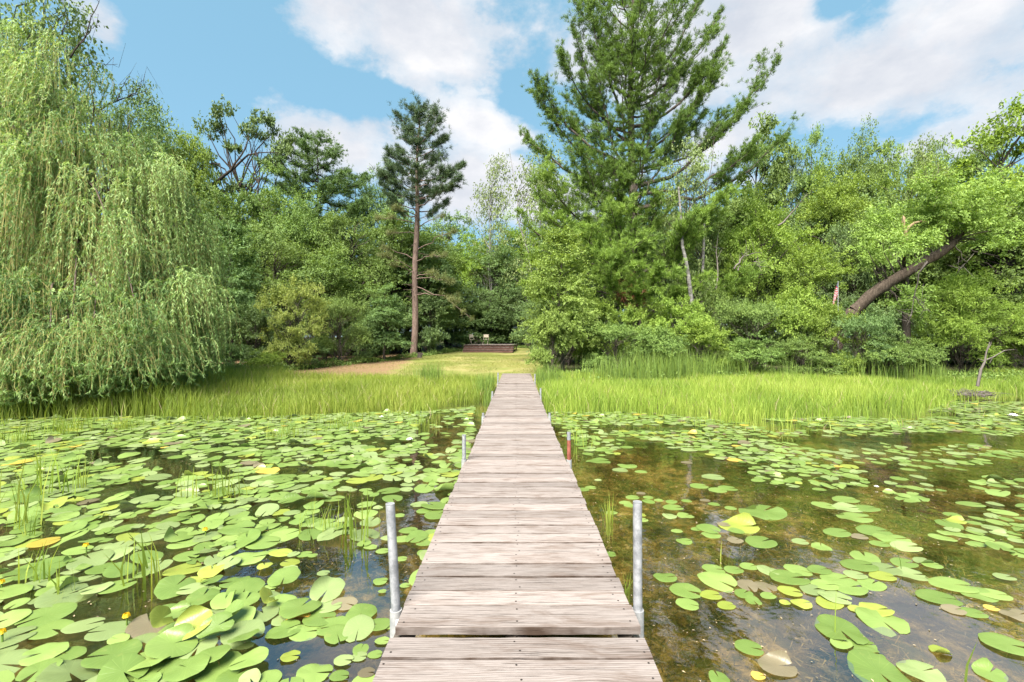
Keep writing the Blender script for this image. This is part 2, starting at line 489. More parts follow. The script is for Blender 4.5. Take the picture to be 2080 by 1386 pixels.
# ------------------------------------------------------------------ ground, water
def terrain():
    xs = np.concatenate([-np.geomspace(1200, 32, 14), np.arange(-30, 30.01, 0.3), np.geomspace(32, 1200, 14)])
    ys = np.concatenate([-np.geomspace(600, 8, 8), np.arange(-6, 60.01, 0.3), np.geomspace(64, 2200, 16)])
    X, Y = np.meshgrid(xs, ys)
    Z = ground_z(X, Y)
    s = Y - shore(X)
    Z = Z + np.where(s < 0, 0.10 * (vnoise(X, Y, 1.7, 1) - .5) + 0.05 * (vnoise(X, Y, 3.3, 2) - .5), 0)
    nx, ny = len(xs), len(ys)
    i, j = np.meshgrid(np.arange(nx - 1), np.arange(ny - 1))
    k = (j * nx + i).ravel()
    F = np.stack([k, k + 1, k + nx + 1, k + nx], -1)
    b = Buf()
    b.add(np.stack([X, Y, Z], -1), F)
    me = b.mesh('ground', True)
    lawn = np.zeros_like(X)
    xl = np.interp(Y, [14, 17, 19, 24, 30, 36, 44, 50], [-14, -12.5, -11, -10, -9.0, -8.0, -7, -6])
    xr = np.interp(Y, [14, 17, 20, 26, 32, 38, 46, 50], [1.2, 1.2, 1.3, 1.6, 2.2, 2.9, 3.2, 3])
    lawn = sstep(-.6, .6, X - xl) * sstep(-.6, .6, xr - X) * sstep(1.5, 5.5, s) * sstep(51, 47, Y)
    needle = sstep(0, 3.0, -5.2 - (Y - 30) * .12 - X) * sstep(17, 19, Y) * sstep(40, 34, Y)
    for nm, arr in (('lawn', lawn), ('needle', needle), ('wet', sstep(.6, -.4, s))):
        at = me.attributes.new(nm, 'FLOAT', 'POINT')
        at.data.foreach_set('value', arr.ravel().astype(np.float32))
    mt, t = new_mat('ground_soil_and_lawn')
    P = t.n('ShaderNodeNewGeometry').outputs['Position']
    n1 = t.noise(P, 1.1, 6, .65)
    n2 = t.noise(P, 9, 6, .7)
    n3 = t.noise(P, 0.45, 3, .5)
    A = lambda nm: t.n('ShaderNodeAttribute', attribute_name=nm).outputs['Fac']
    forest = t.ramp(n2, [(.3, (0.035, 0.034, 0.018)), (.7, (0.085, 0.095, 0.04))])
    lawnc = t.ramp(n2, [(.3, (0.105, 0.125, 0.032)), (.7, (0.19, 0.20, 0.055))])
    lawnc = t.mix(t.ramp(n3, [(.45, 0.0), (.62, .75)]), lawnc, (0.235, 0.205, 0.085))
    lawnc = t.mix(t.ramp(n1, [(.60, 0.0), (.72, .75)]), lawnc, (0.30, 0.22, 0.14))
    f = t.math('MULTIPLY', t.ramp(t.math('ADD', A('lawn'), t.math('MULTIPLY', t.math('SUBTRACT', n1, .5), .8)), [(.4, 0.0), (.6, 1.0)]), 1.0)
    col = t.mix(f, forest, lawnc)
    fn = t.ramp(t.math('ADD', A('needle'), t.math('MULTIPLY', t.math('SUBTRACT', n1, .5), 1.0)), [(.35, 0.0), (.65, .85)])
    col = t.mix(fn, col, t.ramp(n2, [(.3, (0.13, 0.075, 0.045)), (.7, (0.26, 0.165, 0.10))]))
    # bed of the lake: mud with golden and olive weed
    w1 = t.noise(P, 2.1, 8, .68, 0.8)
    w2 = t.noise(P, 11, 8, .8, 0.6)
    w3 = t.noise(P, 34, 4, .8, 1.2)
    mud = t.ramp(t.math('ADD', t.math('ADD', t.math('MULTIPLY', w1, .48), t.math('MULTIPLY', w2, .36)), t.math('MULTIPLY', w3, .16)),
                 [(.39, (0.012, 0.010, 0.004)), (.45, (0.050, 0.040, 0.009)), (.50, (0.130, 0.092, 0.020)), (.555, (0.24, 0.165, 0.045)), (.63, (0.42, 0.33, 0.16))])
    mud = t.mix(t.ramp(t.noise(P, 4.6, 7, .7, 1.2), [(.49, 0.0), (.58, .75)]), mud, (0.034, 0.042, 0.008))
    # darker peat on the willow side, beneath the thick pads
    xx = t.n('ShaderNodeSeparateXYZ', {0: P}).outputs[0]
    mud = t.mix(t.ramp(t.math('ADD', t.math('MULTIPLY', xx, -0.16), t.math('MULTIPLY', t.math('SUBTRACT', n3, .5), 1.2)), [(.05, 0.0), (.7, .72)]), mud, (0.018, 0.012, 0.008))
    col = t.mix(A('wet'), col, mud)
    bump = t.n('ShaderNodeBump', {'Strength': 0.8, 'Distance': 0.04, 'Height': w2})
    p = t.n('ShaderNodeBsdfPrincipled', {'Base Color': col, 'Roughness': .95, 'Specular IOR Level': .05, 'Normal': bump.outputs[0]})
    out(t, p.outputs[0])
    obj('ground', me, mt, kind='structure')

    b = Buf()
    b.add([(-1200, -600, 0), (1200, -600, 0), (1200, 30, 0), (-1200, 30, 0)], [(0, 1, 2, 3)])
    mt, t = new_mat('clear_lake_water')
    P = t.n('ShaderNodeNewGeometry').outputs['Position']
    h = t.math('ADD', t.math('MULTIPLY', t.noise(P, 3.0, 3, .5), 1.0), t.math('MULTIPLY', t.noise(P, 22, 3, .5), .09))
    bump = t.n('ShaderNodeBump', {'Strength': 0.22, 'Distance': 0.02, 'Height': h})
    inc = t.n('ShaderNodeNewGeometry').outputs['Incoming']
    c = t.math('ABSOLUTE', t.n('ShaderNodeVectorMath', {0: inc, 1: bump.outputs[0]}, operation='DOT_PRODUCT').outputs['Value'])
    fr = t.math('ADD', 0.13, t.math('MULTIPLY', t.math('POWER', t.math('SUBTRACT', 1.0, c, clamp=True), 3.0), 0.90))
    gl = t.n('ShaderNodeBsdfGlossy', {'Roughness': 0.015, 'Color': (.95, .97, 1, 1), 'Normal': bump.outputs[0]})
    tr = t.n('ShaderNodeBsdfTransparent', {'Color': (0.95, 0.93, 0.85, 1)})
    fac = t.math('MULTIPLY', fr, 1.0, clamp=True)
    out(t, t.n('ShaderNodeMixShader', {0: fac, 1: tr.outputs[0], 2: gl.outputs[0]}).outputs[0])
    obj('water', b, mt, kind='structure')


terrain()


# ------------------------------------------------------------------ dock
def plank_mesh(i, width):
    """board along x: 1.21 long, chamfered, slightly worn edges; nails as second material"""
    r = rng_(100 + i)
    n = 15
    xs = np.linspace(-.605, .605, n)
    th = .038
    wear = np.zeros((n, 2))
    wear[:] = r.normal(0, .0012, (n, 2))
    if i % 3 == 0:
        k = r.integers(2, n - 3)
        wear[k:k + 2, r.integers(0, 2)] -= .006
    prof = [(-.5, 1, -th), (-.5, 1, -.0025), (-.5, 0, 0), (.5, 0, 0), (.5, 1, -.0025), (.5, 1, -th)]
    V = []
    for a_, x in enumerate(xs):
        for (s, o, z) in prof:
            side = 0 if s < 0 else 1
            y = s * (width - (0.004 if o == 0 else 0)) + (wear[a_, side] * (-1 if s < 0 else 1))
            zz = z + (0.0012 * math.sin(x * 9 + i) if z > -.01 else 0)
            V.append((x, y, zz))
    m = len(prof)
    F = []
    for a_ in range(n - 1):
        for q in range(m):
            k = (q + 1) % m
            F.append((a_ * m + q, (a_ + 1) * m + q, (a_ + 1) * m + k, a_ * m + k))
    b = Buf()
    b.add(V, F)
    b.add(V[:m], [tuple(range(m))[::-1]])
    b.add(V[-m:], [tuple(range(m))])
    ang = np.arange(6) / 6 * 2 * math.pi
    for nx in (-.56, 0.0, .57):
        for ny in (-.28, .27):
            if r.random() < .12:
                continue
            cx, cy = nx + r.normal(0, .012), ny * width + r.normal(0, .006)
            z0 = 0.0012 * math.sin(cx * 9 + i) + .0012
            b.add(np.stack([cx + .0055 * np.cos(ang), cy + .0055 * np.sin(ang), np.full(6, z0)], -1), [tuple(range(6))], mat=1)
    me = b.mesh('plank')
    me.materials.append(M['deck'])
    me.materials.append(M['nail'])
    return me


DECK = 0.30


def dock():
    root = thing('dock', 'long weathered grey plank dock running from the water to the mown lawn', 'dock', (0, 0, 0))
    r = rng_(5)
    protos = [plank_mesh(i, .1385) for i in range(10)]
    wide = plank_mesh(33, .186)
    secs = [(-1.9, 2.195, .612, .004, -.006), (2.225, 5.25, .6, .001, .020), (5.27, 8.33, .585, 0.0, 0.0), (8.35, 11.42, .592, -.006, -.008), (11.44, 14.6, .588, 0.003, .004), (14.62, 18.95, .58, .0, .02)]
    for si, (y0, y1, hw, cx, dz) in enumerate(secs):
        n = int(round((y1 - y0) / .148))
        if si == 1:
            ys = [y0 + .094] + list(y0 + .19 + .074 + np.arange(int((y1 - y0 - .19) / .148)) * (y1 - y0 - .19) / int((y1 - y0 - .19) / .148))
        else:
            p = (y1 - y0) / n
            ys = list(y0 + p * (np.arange(n) + .5))
        for k, y in enumerate(ys):
            me = wide if (si == 1 and k == 0) else protos[r.integers(0, 10)]
            o = obj('plank', me, None, root, (cx + r.normal(0, .004), y, DECK + dz + r.normal(0, .0022)),
                    (r.normal(0, .006), r.normal(0, .0015), r.normal(0, .0022) + (math.pi if r.random() < .5 else 0)))
            o.scale = (hw / .605 + r.normal(0, .003), 1, 1)
        b = Buf()
        for x in (-hw + .03, 0, hw - .03):
            tube(b, [(cx + x, y0 + .01, DECK + dz - .10), (cx + x, y1 - .01, DECK + dz - .10)], .055, 4)
        obj('stringer', b, M['joist'], root)

    def post(x, y, top, lean, mat, mat2=None, coll=True, rad=.0235):
        gz = float(ground_z(x, y)) - .15
        b = Buf()
        zb, zt = gz, top
        def at(z):
            return (x + lean * (z - DECK), y, z)
        if mat2:
            zm = DECK + (zt - DECK) * .72
            tube(b, [at(zb), at(zm)], rad, 14, 0, 0)
            tube(b, [at(zm), at(zt)], rad * .99, 14, 0, 1)
        else:
            tube(b, [at(zb), at(zt - .002)], rad, 14)
        # open rim at the top
        ang = np.arange(14) / 14 * 2 * math.pi
        tx = at(zt)[0]
        o_ = np.stack([tx + rad * np.cos(ang), y + rad * np.sin(ang), np.full(14, zt)], -1)
        i_ = np.stack([tx + rad * .82 * np.cos(ang), y + rad * .82 * np.sin(ang), np.full(14, zt)], -1)
        q = np.arange(14)
        k = (q + 1) % 14
        me = b.mesh('post', True)
        ob = obj('post', me, [mat] + ([mat2] if mat2 else []), root)
        b2 = Buf()
        b2.add(np.concatenate([o_, i_]), np.stack([q, k, k + 14, q + 14], -1))
        b2.add(np.concatenate([i_, i_ - [0, 0, .03]]), np.stack([q, k, k + 14, q + 14], -1))
        obj('rim', b2, M['collar'], ob)
        if coll:
            b3 = Buf()
            tube(b3, [(x, y, DECK - .16), (x, y, DECK + .006)], rad + .008, 14)
            s = -1 if x > 0 else 1
            b3.add([(x, y - .03, DECK - .14), (x + s * .045, y - .03, DECK - .14), (x + s * .045, y + .03, DECK - .14), (x, y + .03, DECK - .14),
                    (x, y - .03, DECK - .03), (x + s * .045, y - .03, DECK - .03), (x + s * .045, y + .03, DECK - .03), (x, y + .03, DECK - .03)],
                   [(0, 1, 2, 3), (4, 5, 6, 7), (0, 1, 5, 4), (2, 3, 7, 6)])
            obj('collar', b3.mesh('collar', True), M['collar'], ob)
        return ob
    post(-.635, 2.40, .865, -.055, M['galv'])
    post(.640, 2.40, .875, -.003, M['galv'])
    post(-.622, 5.40, .60, 0.0, M['galv'])
    post(.625, 5.40, .63, -.01, M['rust'], M['galv'])
    post(-.615, 8.42, .37, 0, M['galv'])
    post(.612, 8.42, .37, 0, M['galv'])
    post(-.61, 11.5, .42, .02, M['galv'])
    post(.61, 11.5, .50, 0, M['galv'])
    post(-.60, 14.7, .66, .02, M['galv'])
    post(.60, 14.7, .62, 0, M['galv'])


dock()


# ------------------------------------------------------------------ vegetation generators
def limb_path(p0, p1, r, n=6, sag=0.0, wob=.05):
    t = np.linspace(0, 1, n)[:, None]
    P = p0 + (p1 - p0) * t
    L = np.linalg.norm(p1 - p0)
    P[:, 2] += sag * L * (np.sin(t[:, 0] * math.pi))
    jit = r.normal(0, wob * L, (n, 3)) * np.sin(t * math.pi)
    return P + jit


def broadleaf(seed, H, lobes, nclus, nleaf, L, W, trunk_r, cr=0.8, bark=None, droop=0.0, trunk_top=.85, lean=(0, 0), open_=0.0, ntw=9, forks=1, base_h=.25):
    """returns (wood Buf, leaf Buf). lobes: (x,y,z,rx,ry,rz)"""
    r = rng_(seed)
    wood, lf = Buf(), Buf()
    top = np.array([lean[0], lean[1], H * trunk_top])
    trunks = []
    for k in range(forks):
        q = top + (r.normal(0, H * .09, 3) if k else 0)
        bpt = np.array([r.normal(0, .12) * (k > 0), r.normal(0, .12) * (k > 0), -.2])
        P = limb_path(bpt, q, r, 9, 0, .018)
        tube(wood, P, np.linspace(trunk_r, trunk_r * .15, 9), 7)
        trunks.append(P)
    lob = np.array(lobes, float)
    vol = (lob[:, 3] * lob[:, 4] + lob[:, 4] * lob[:, 5] + lob[:, 3] * lob[:, 5])
    idx = r.choice(len(lob), nclus, p=vol / vol.sum())
    d = rdir(r, nclus)
    d[:, 2] = np.where(d[:, 2] < -.35, -d[:, 2], d[:, 2])
    rad = r.uniform(.45, 1.0, nclus) ** .55
    rad *= 1 + .16 * r.normal(size=nclus)
    C = lob[idx, :3] + d * lob[idx, 3:] * rad[:, None]
    C[:, 2] = np.maximum(C[:, 2], .15)
    ctint = r.uniform(.1, .9, nclus)
    crown_c = lob[:, :3].mean(0)
    for k in range(nclus):
        T = trunks[r.integers(0, len(trunks))]
        hz = max(base_h * H * r.uniform(.5, 1.2), C[k, 2] - np.hypot(C[k, 0], C[k, 1]) * r.uniform(.5, 1.0) - .2)
        ti = np.clip(hz / max(T[-1, 2], .1), 0.04, .97) * (len(T) - 1)
        a_ = int(ti)
        p0 = T[a_] + (T[min(a_ + 1, len(T) - 1)] - T[a_]) * (ti - a_)
        if k % 2 == 0 or nclus < 60:
            ll = np.linalg.norm(C[k] - p0)
            tube(wood, limb_path(p0, C[k], r, 5, .07, .05), np.linspace(max(.012, trunk_r * .30 * min(1, ll / 3)), .008, 5), 4, cap=False)
    outw = unit(C - crown_c)
    per = max(4, nleaf // nclus)
    n = nclus * per
    ci = np.repeat(np.arange(nclus), per)
    # twigs
    TW = unit(r.normal(size=(nclus, ntw, 3)) * [1, 1, .36] + outw[:, None] * .6 + [0, 0, .12])
    tw = r.integers(0, ntw, n)
    tpos = r.uniform(.05, 1, n) ** .8
    crs = cr * r.uniform(.6, 1.35, nclus)
    td = TW[ci, tw]
    P = C[ci] + td * (tpos * crs[ci])[:, None] + r.normal(0, .07 * cr, (n, 3))
    P[:, 2] -= droop * tpos ** 2 * crs[ci]
    P[:, 2] = np.maximum(P[:, 2], .03)
    D = td * .7 + rdir(r, n) * .8 + [0, 0, -.25 - droop]
    N = unit(outw[ci] * .55 + rdir(r, n) * .7 + [0, 0, .5])
    tint = np.clip(ctint[ci] * .55 + r.uniform(0, .6, n) - .08, 0, 1)
    leaves(lf, P, D, N, L * r.uniform(.65, 1.25, n), W * r.uniform(.7, 1.2, n), tint)
    return wood, lf


def place_tree(kindname, protos, cat, label, px, top, halfw, d, mat, barkmat='bark', rot=None, gz=None, ylift=0):
    """protos: (wood mesh, leaf mesh, unit height, unit radius)"""
    wm, lm, uh, ur = protos
    x = (px - CX) / FP * d
    g = float(ground_z(x, d)) if gz is None else gz
    H = HC + (CY - top) / FP * d - g
    R = halfw / FP * d
    o = thing(kindname, label, cat, (x, d, g))
    rz = rot if rot is not None else (px * 1.7 + d * 3.1) % 6.28
    o.rotation_euler = (0, 0, rz)
    o.scale = (R / ur, R / ur, H / uh)
    t = obj('trunk', wm, None, o)
    setmat(t, M[barkmat])
    c = obj('crown', lm, None, o)
    setmat(c, M[mat])
    return o


def proto(name, *a, **k):
    H = a[1]
    wd, lf = broadleaf(*a, **k)
    V = np.concatenate(lf.v)
    H = float(np.percentile(V[:, 2], 99.7))
    R = float(np.percentile(np.hypot(V[:, 0], V[:, 1]), 97))
    wm, lm = wd.mesh(name + '_wood', True), lf.mesh(name + '_leaves')
    wm.materials.append(M['bark'])
    lm.materials.append(M['maple'])
    return wm, lm, H, R


def lobes_round(seed, H, R, n, z0=.25, spread=.55):
    r = rng_(seed)
    L = [(0, 0, H * .62, R * .62, R * .62, H * .34)]
    for i in range(n):
        a_ = r.uniform(0, 6.28)
        z = r.uniform(z0 + .08, .86)
        k = spread * math.sqrt(max(.1, 1 - ((z - .5) / .55) ** 2))
        q = r.uniform(.30, .5)
        L.append((math.cos(a_) * R * k, math.sin(a_) * R * k, H * z, R * q, R * q, H * q * .42))
    return L


PROT = {}
# full round broadleaf crowns
for i in range(4):
    PROT['round%d' % i] = proto('round', 11 + i, 10, lobes_round(40 + i, 10, 3.2, 13 + i, .12), (150, 190, 165, 210)[i], (25000, 28000, 21000, 23000)[i], (.15, .135, .20, .18)[i], (.10, .085, .075, .12)[i], .16, cr=(1.05, .8, .95, .75)[i], droop=(.1, 0, .3, .05)[i], trunk_top=.8)
# upright pointed young trees
for i in range(2):
    PROT['up%d' % i] = proto('up', 21 + i, 10, [(0, 0, 8.4, .7, .7, 1.4), (0.1, 0, 6.6, 1.3, 1.3, 1.6), (0, .1, 4.6, 1.9, 1.9, 1.9), (0, 0, 2.6, 2.1, 2.1, 1.8), (.9, .4, 5.3, .9, .9, 1), (-.9, .3, 3.7, 1.1, 1.1, 1), (.2, -1, 6, .8, .8, .9)], 130, 20000, .19, .085, .13, cr=.9, droop=.15, trunk_top=.93)
# airy birches
for i in range(2):
    PROT['airy%d' % i] = proto('airy', 31 + i, 10, lobes_round(60 + i, 10, 2.4, 11, .25, .7), 130, 5200, .15, .11, .09, cr=.8, droop=.3, trunk_top=.95, forks=2)
# open-limbed oak
PROT['oak0'] = proto('oak', 35, 10, [(-2.0, 0, 8.9, .7, .9, .5), (-1.2, .2, 9.6, .6, .9, .4), (-2.6, .3, 7.7, .7, .9, .5), (-.6, .3, 8.2, .7, .9, .5), (.9, .3, 8.9, .6, .9, .4), (1.9, -.2, 9.0, .7, .9, .5), (2.9, .1, 8.2, .7, .9, .5), (3.3, .3, 7.0, .6, .8, .4), (1.9, .3, 7.5, .6, .8, .4),
                                        (-2.0, -.2, 6.4, .9, 1, .6), (-.4, .2, 6.6, .9, 1, .6), (1.3, .2, 6.0, .8, 1, .5), (-1.2, .3, 5, 1.4, 1.4, .8), (1.2, .2, 4.6, 1.2, 1.3, .8)], 92, 13000, .16, .10, .2, cr=.52, trunk_top=.7, forks=3, base_h=.35)
# shrubs
for i in range(5):
    PROT['shrub%d' % i] = proto('shrub', 51 + i, 3, lobes_round(70 + i, 3, 1.7, 12, .05, .72), (120, 95, 140, 110, 100)[i], (17500, 15000, 20000, 16000, 18000)[i], (.09, .11, .08, .12, .10)[i], (.058, .07, .045, .04, .06)[i], .03, cr=(.42, .5, .38, .5, .45)[i], droop=(0, .05, 0, .15, .05)[i], trunk_top=.7, forks=4, base_h=.1)
# fine-leaved soft willow shrub
PROT['fine0'] = proto('fine', 61, 4, lobes_round(80, 4, 2.0, 12, .08, .62), 170, 24000, .13, .032, .03, cr=.5, trunk_top=.7, forks=4, base_h=.1)


def conifer_needles(lf, r, C, D, n, L, Wd, tint, cone=.9, mat=0):
    """needle brushes: at each C, pointing mostly along D"""
    m = len(C)
    P = np.repeat(C, n, 0) + r.normal(0, L * .22, (m * n, 3))
    DD = unit(np.repeat(D, n, 0) + rdir(r, m * n) * cone)
    N = rdir(r, m * n)
    tt = np.clip(np.repeat(tint, n) + r.uniform(-.3, .3, m * n), 0, 1)
    leaves(lf, P, DD, N, L * r.uniform(.7, 1.25, m * n), Wd, tt, mat, tri=True)


def pine_branch(wood, lf, r, p0, p1, up, rad, ntuft, nneed, L, Wd, plume, sag=-.06, start=.3, tint=.5, cone=.9):
    """p0 at trunk to p1 tip; 'up' sweeps the tip upwards; plume = half width of foliage"""
    n = 9
    t = np.linspace(0, 1, n)
    P = p0 + (p1 - p0) * t[:, None]
    Lb = np.linalg.norm(p1 - p0)
    P[:, 2] += sag * Lb * np.sin(t * math.pi) - up * Lb * np.sin(t * math.pi) * .5
    P += r.normal(0, .015 * Lb, P.shape) * np.sin(t * math.pi)[:, None]
    tube(wood, P, np.linspace(rad, rad * .12 + .004, n), 5, cap=False)
    bd = unit(p1 - p0)
    side = unit(np.cross(bd, [0, 0, 1.0]))
    # side twigs carry the tufts
    ntw = max(4, ntuft // 5)
    ts = r.uniform(start, 1, ntw) ** .85
    k = ts * (n - 1)
    a_ = np.minimum(k.astype(int), n - 2)
    base = P[a_] + (P[a_ + 1] - P[a_]) * (k - a_)[:, None]
    prof = np.sin(np.clip((ts - start) / (1 - start + 1e-6), 0, 1) ** .8 * math.pi * .88 + .25) * plume
    sg = r.choice([-1, 1], ntw) * r.uniform(.25, 1, ntw)
    tipd = unit(bd * r.uniform(.3, 1.0, (ntw, 1)) + side * sg[:, None] + np.array([0, 0, 1]) * r.uniform(-.12, .6, (ntw, 1)))
    ln = prof * r.uniform(.25, 1.55, ntw)
    tips = base + tipd * ln[:, None]
    for q in range(0, ntw, 2):
        tube(wood, [base[q], tips[q]], [.012, .005], 3, cap=False)
    per = 5
    f = np.tile(np.linspace(.2, 1.05, per), ntw) + r.normal(0, .06, ntw * per)
    C = np.repeat(base, per, 0) + np.repeat(tipd * ln[:, None], per, 0) * f[:, None] + r.normal(0, .07, (ntw * per, 3))
    D = unit(np.repeat(tipd, per, 0) + np.array([0, 0, .55]) + r.normal(0, .25, (ntw * per, 3)))
    tn = np.clip(np.repeat(r.uniform(tint - .25, tint + .25, ntw), per), 0, 1)
    conifer_needles(lf, r, C, D, nneed, L, Wd, tn, cone)


def white_pine():
    r = rng_(7)
    d = 24.0
    base = wp(1285, 640, d)
    base[2] = float(ground_z(base[0], d))
    root = thing('white_pine', 'towering white pine with upswept feathery branches, its top above the frame', 'tree', base)
    wood, lf = Buf(), Buf()
    Htop = 21.4
    tz = np.linspace(-.3, Htop, 14)
    TP = np.stack([.12 * np.sin(tz * .35), .1 * np.cos(tz * .3), tz], -1)
    tube(wood, TP, np.interp(tz, [0, 8, 16, 23], [.30, .235, .13, .03]), 10)

    def trunk(z):
        return np.array([.12 * math.sin(z * .35), .1 * math.cos(z * .3), z])

    def loc(px, py, dd):
        return wp(px, py, dd) - base
    # the long arms that make the outline
    arms = [  # start height on trunk, tip px,py,depth, up, plume, tufts
        (9.3, 1555, 150, 24.5, .20, .95, 260), (10.2, 1500, 235, 24, .1, .8, 120), (8.2, 1600, 275, 26, .08, 1.0, 210), (9.0, 1540, 300, 24, .12, .7, 110),
        (10.5, 1075, 140, 24, .24, .9, 180), (9.6, 1100, 215, 24.5, .16, .9, 150), (8.5, 1060, 272, 25, -.03, .7, 120), (11.5, 1160, 55, 24, .3, .9, 170),
        (12.0, 1135, 110, 23, .24, .9, 150), (12.5, 1475, 80, 24, .28, 1.0, 220), (11.0, 1450, 150, 23.5, .25, 1.0, 190), (13.8, 1465, 20, 24.5, .3, .9, 180),
        (12.5, 1200, 20, 23, .3, 1.0, 170), (14, 1190, -20, 24, .3, .9, 130), (14.5, 1430, -30, 24, .3, .9, 150), (10.5, 1345, 120, 22, .3, 1.0, 150),
        (11.0, 1255, 110, 22.2, .3, 1.0, 150), (9.5, 1210, 150, 22.5, .2, .9, 140), (8.5, 1390, 230, 22.5, .22, .9, 120), (13, 1330, 30, 22.5, .3, .9, 150), (13, 1260, 40, 22.5, .3, .9, 140),
        (7.0, 1300, 300, 20.6, .25, .75, 150), (6.6, 1175, 300, 21, .22, .8, 170), (6.0, 1105, 360, 21.6, .1, .9, 170), (5.5, 1090, 395, 23, .05, .9, 140),
        (5.4, 1130, 440, 21.0, .05, .9, 160), (7.5, 1210, 250, 22.0, .2, .8, 130), (4.6, 1055, 450, 22.5, .0, .75, 120), (4.2, 1180, 470, 20.5, .12, .85, 150),
        (4.4, 1290, 450, 19.4, .16, .8, 170), (3.6, 1245, 520, 19.6, .1, .8, 160), (3.0, 1240, 555, 19.5, .1, .7, 130), (3.0, 1340, 540, 19.6, .1, .7, 150), (3.6, 1400, 440, 20.2, .2, .8, 150),
        (4.8, 1480, 380, 20.8, .25, .62, 220), (3.8, 1420, 470, 20.5, .05, .8, 130), (3.0, 1535, 560, 21, .05, .55, 120), (2.6, 1440, 560, 20.4, .02, .7, 110),
        (3.2, 1300, 590, 20.0, .04, .7, 100), (4.0, 1150, 520, 21, .04, .7, 110), (6.4, 1420, 330, 23, .15, .8, 60), (7.4, 1250, 380, 21.4, .2, .9, 120), (5.2, 1240, 420, 20.8, .15, .9, 120),
        (5.6, 1340, 400, 21.5, .15, .8, 110), (8.8, 1330, 215, 22.6, .25, .9, 110), (8.6, 1160, 330, 23.5, .1, .8, 100)]
    for (z, px, py, dd, up, pl, nt) in arms:
        p1 = loc(px, py, dd)
        ln = np.linalg.norm(p1 - trunk(z))
        tn_ = r.uniform(.0, .3) if py < 310 else r.uniform(.35, .9)
        pine_branch(wood, lf, r, trunk(z), p1, up * .8, .035 + ln * .010, int(nt * .9), 22, .17, .021, pl * 1.25, start=.4, tint=tn_, cone=.8)
        bd_ = unit(p1 - trunk(z))
        sd_ = unit(np.cross(bd_, [0, 0, 1.0]))
        for q in range(5 if ln > 4 else 4):
            f_ = r.uniform(.35, .9)
            m_ = trunk(z) + (p1 - trunk(z)) * f_
            m_[2] -= ln * math.sin(f_ * math.pi) * (.06 + up * .4)
            l2 = ln * r.uniform(.16, .30) * (1.25 - f_ * .5) + .3
            p2 = m_ + unit(bd_ * r.uniform(.5, 1) + sd_ * r.uniform(-1, 1) + np.array([0, 0, r.uniform(.05, .9)])) * l2
            pine_branch(wood, lf, r, m_, p2, .1, .02, int(nt * .26) + 6, 22, .17, .021, pl * 1.1, start=.2, tint=np.clip(tn_ + r.uniform(-.15, .15), 0, 1), cone=.9)
    # the far side and the top of the tree
    for k in range(62):
        z = 3 + 18 * (k / 61) ** .95
        ln = np.interp(z, [3, 7, 12, 17, 23], [3.8, 4.6, 4.4, 3.2, .6]) * r.uniform(.7, 1.05)
        a_ = r.uniform(.15, math.pi - .15) if z < 13 else r.uniform(0, 6.28)
        p1 = trunk(z) + np.array([math.cos(a_) * ln, math.sin(a_) * ln, ln * np.interp(z, [3, 10, 22], [.15, .6, 1.2])])
        pine_branch(wood, lf, r, trunk(z), p1, .15, .03 + ln * .009, int(60 + ln * 12), 16, .2, .026, 1.0, start=.3, tint=.3)
    for k in range(16):   # dead bare lower limbs
        z = r.uniform(4, 8)
        a_ = r.uniform(3.3, 6.1)
        ln = r.uniform(1.2, 3.0)
        tube(wood, limb_path(trunk(z), trunk(z) + np.array([math.cos(a_) * ln, math.sin(a_) * ln, r.uniform(-.2, .3) * ln]), r, 5, .04, .04), np.linspace(.03, .006, 5), 4, cap=False)
    obj('trunk', wood.mesh('white_pine_trunk', True), M['bark'], root)
    obj('crown', lf, M['wpine'], root)
    b = Buf()
    C = np.array(wp(1275, 595, 20.5) - base) + r.normal(0, [.35, .3, .35], (60, 3))
    conifer_needles(b, r, C, np.tile([0, 0, -1.0], (60, 1)), 14, .2, .02, r.uniform(0, 1, 60))
    tube(b, limb_path(trunk(3.2), np.array(wp(1272, 600, 20.5) - base), r, 5), np.linspace(.04, .01, 5), 5)
    obj('dead_bough', b, M['rust_needle'], root, label='rusty brown dead bough hanging low')


white_pine()


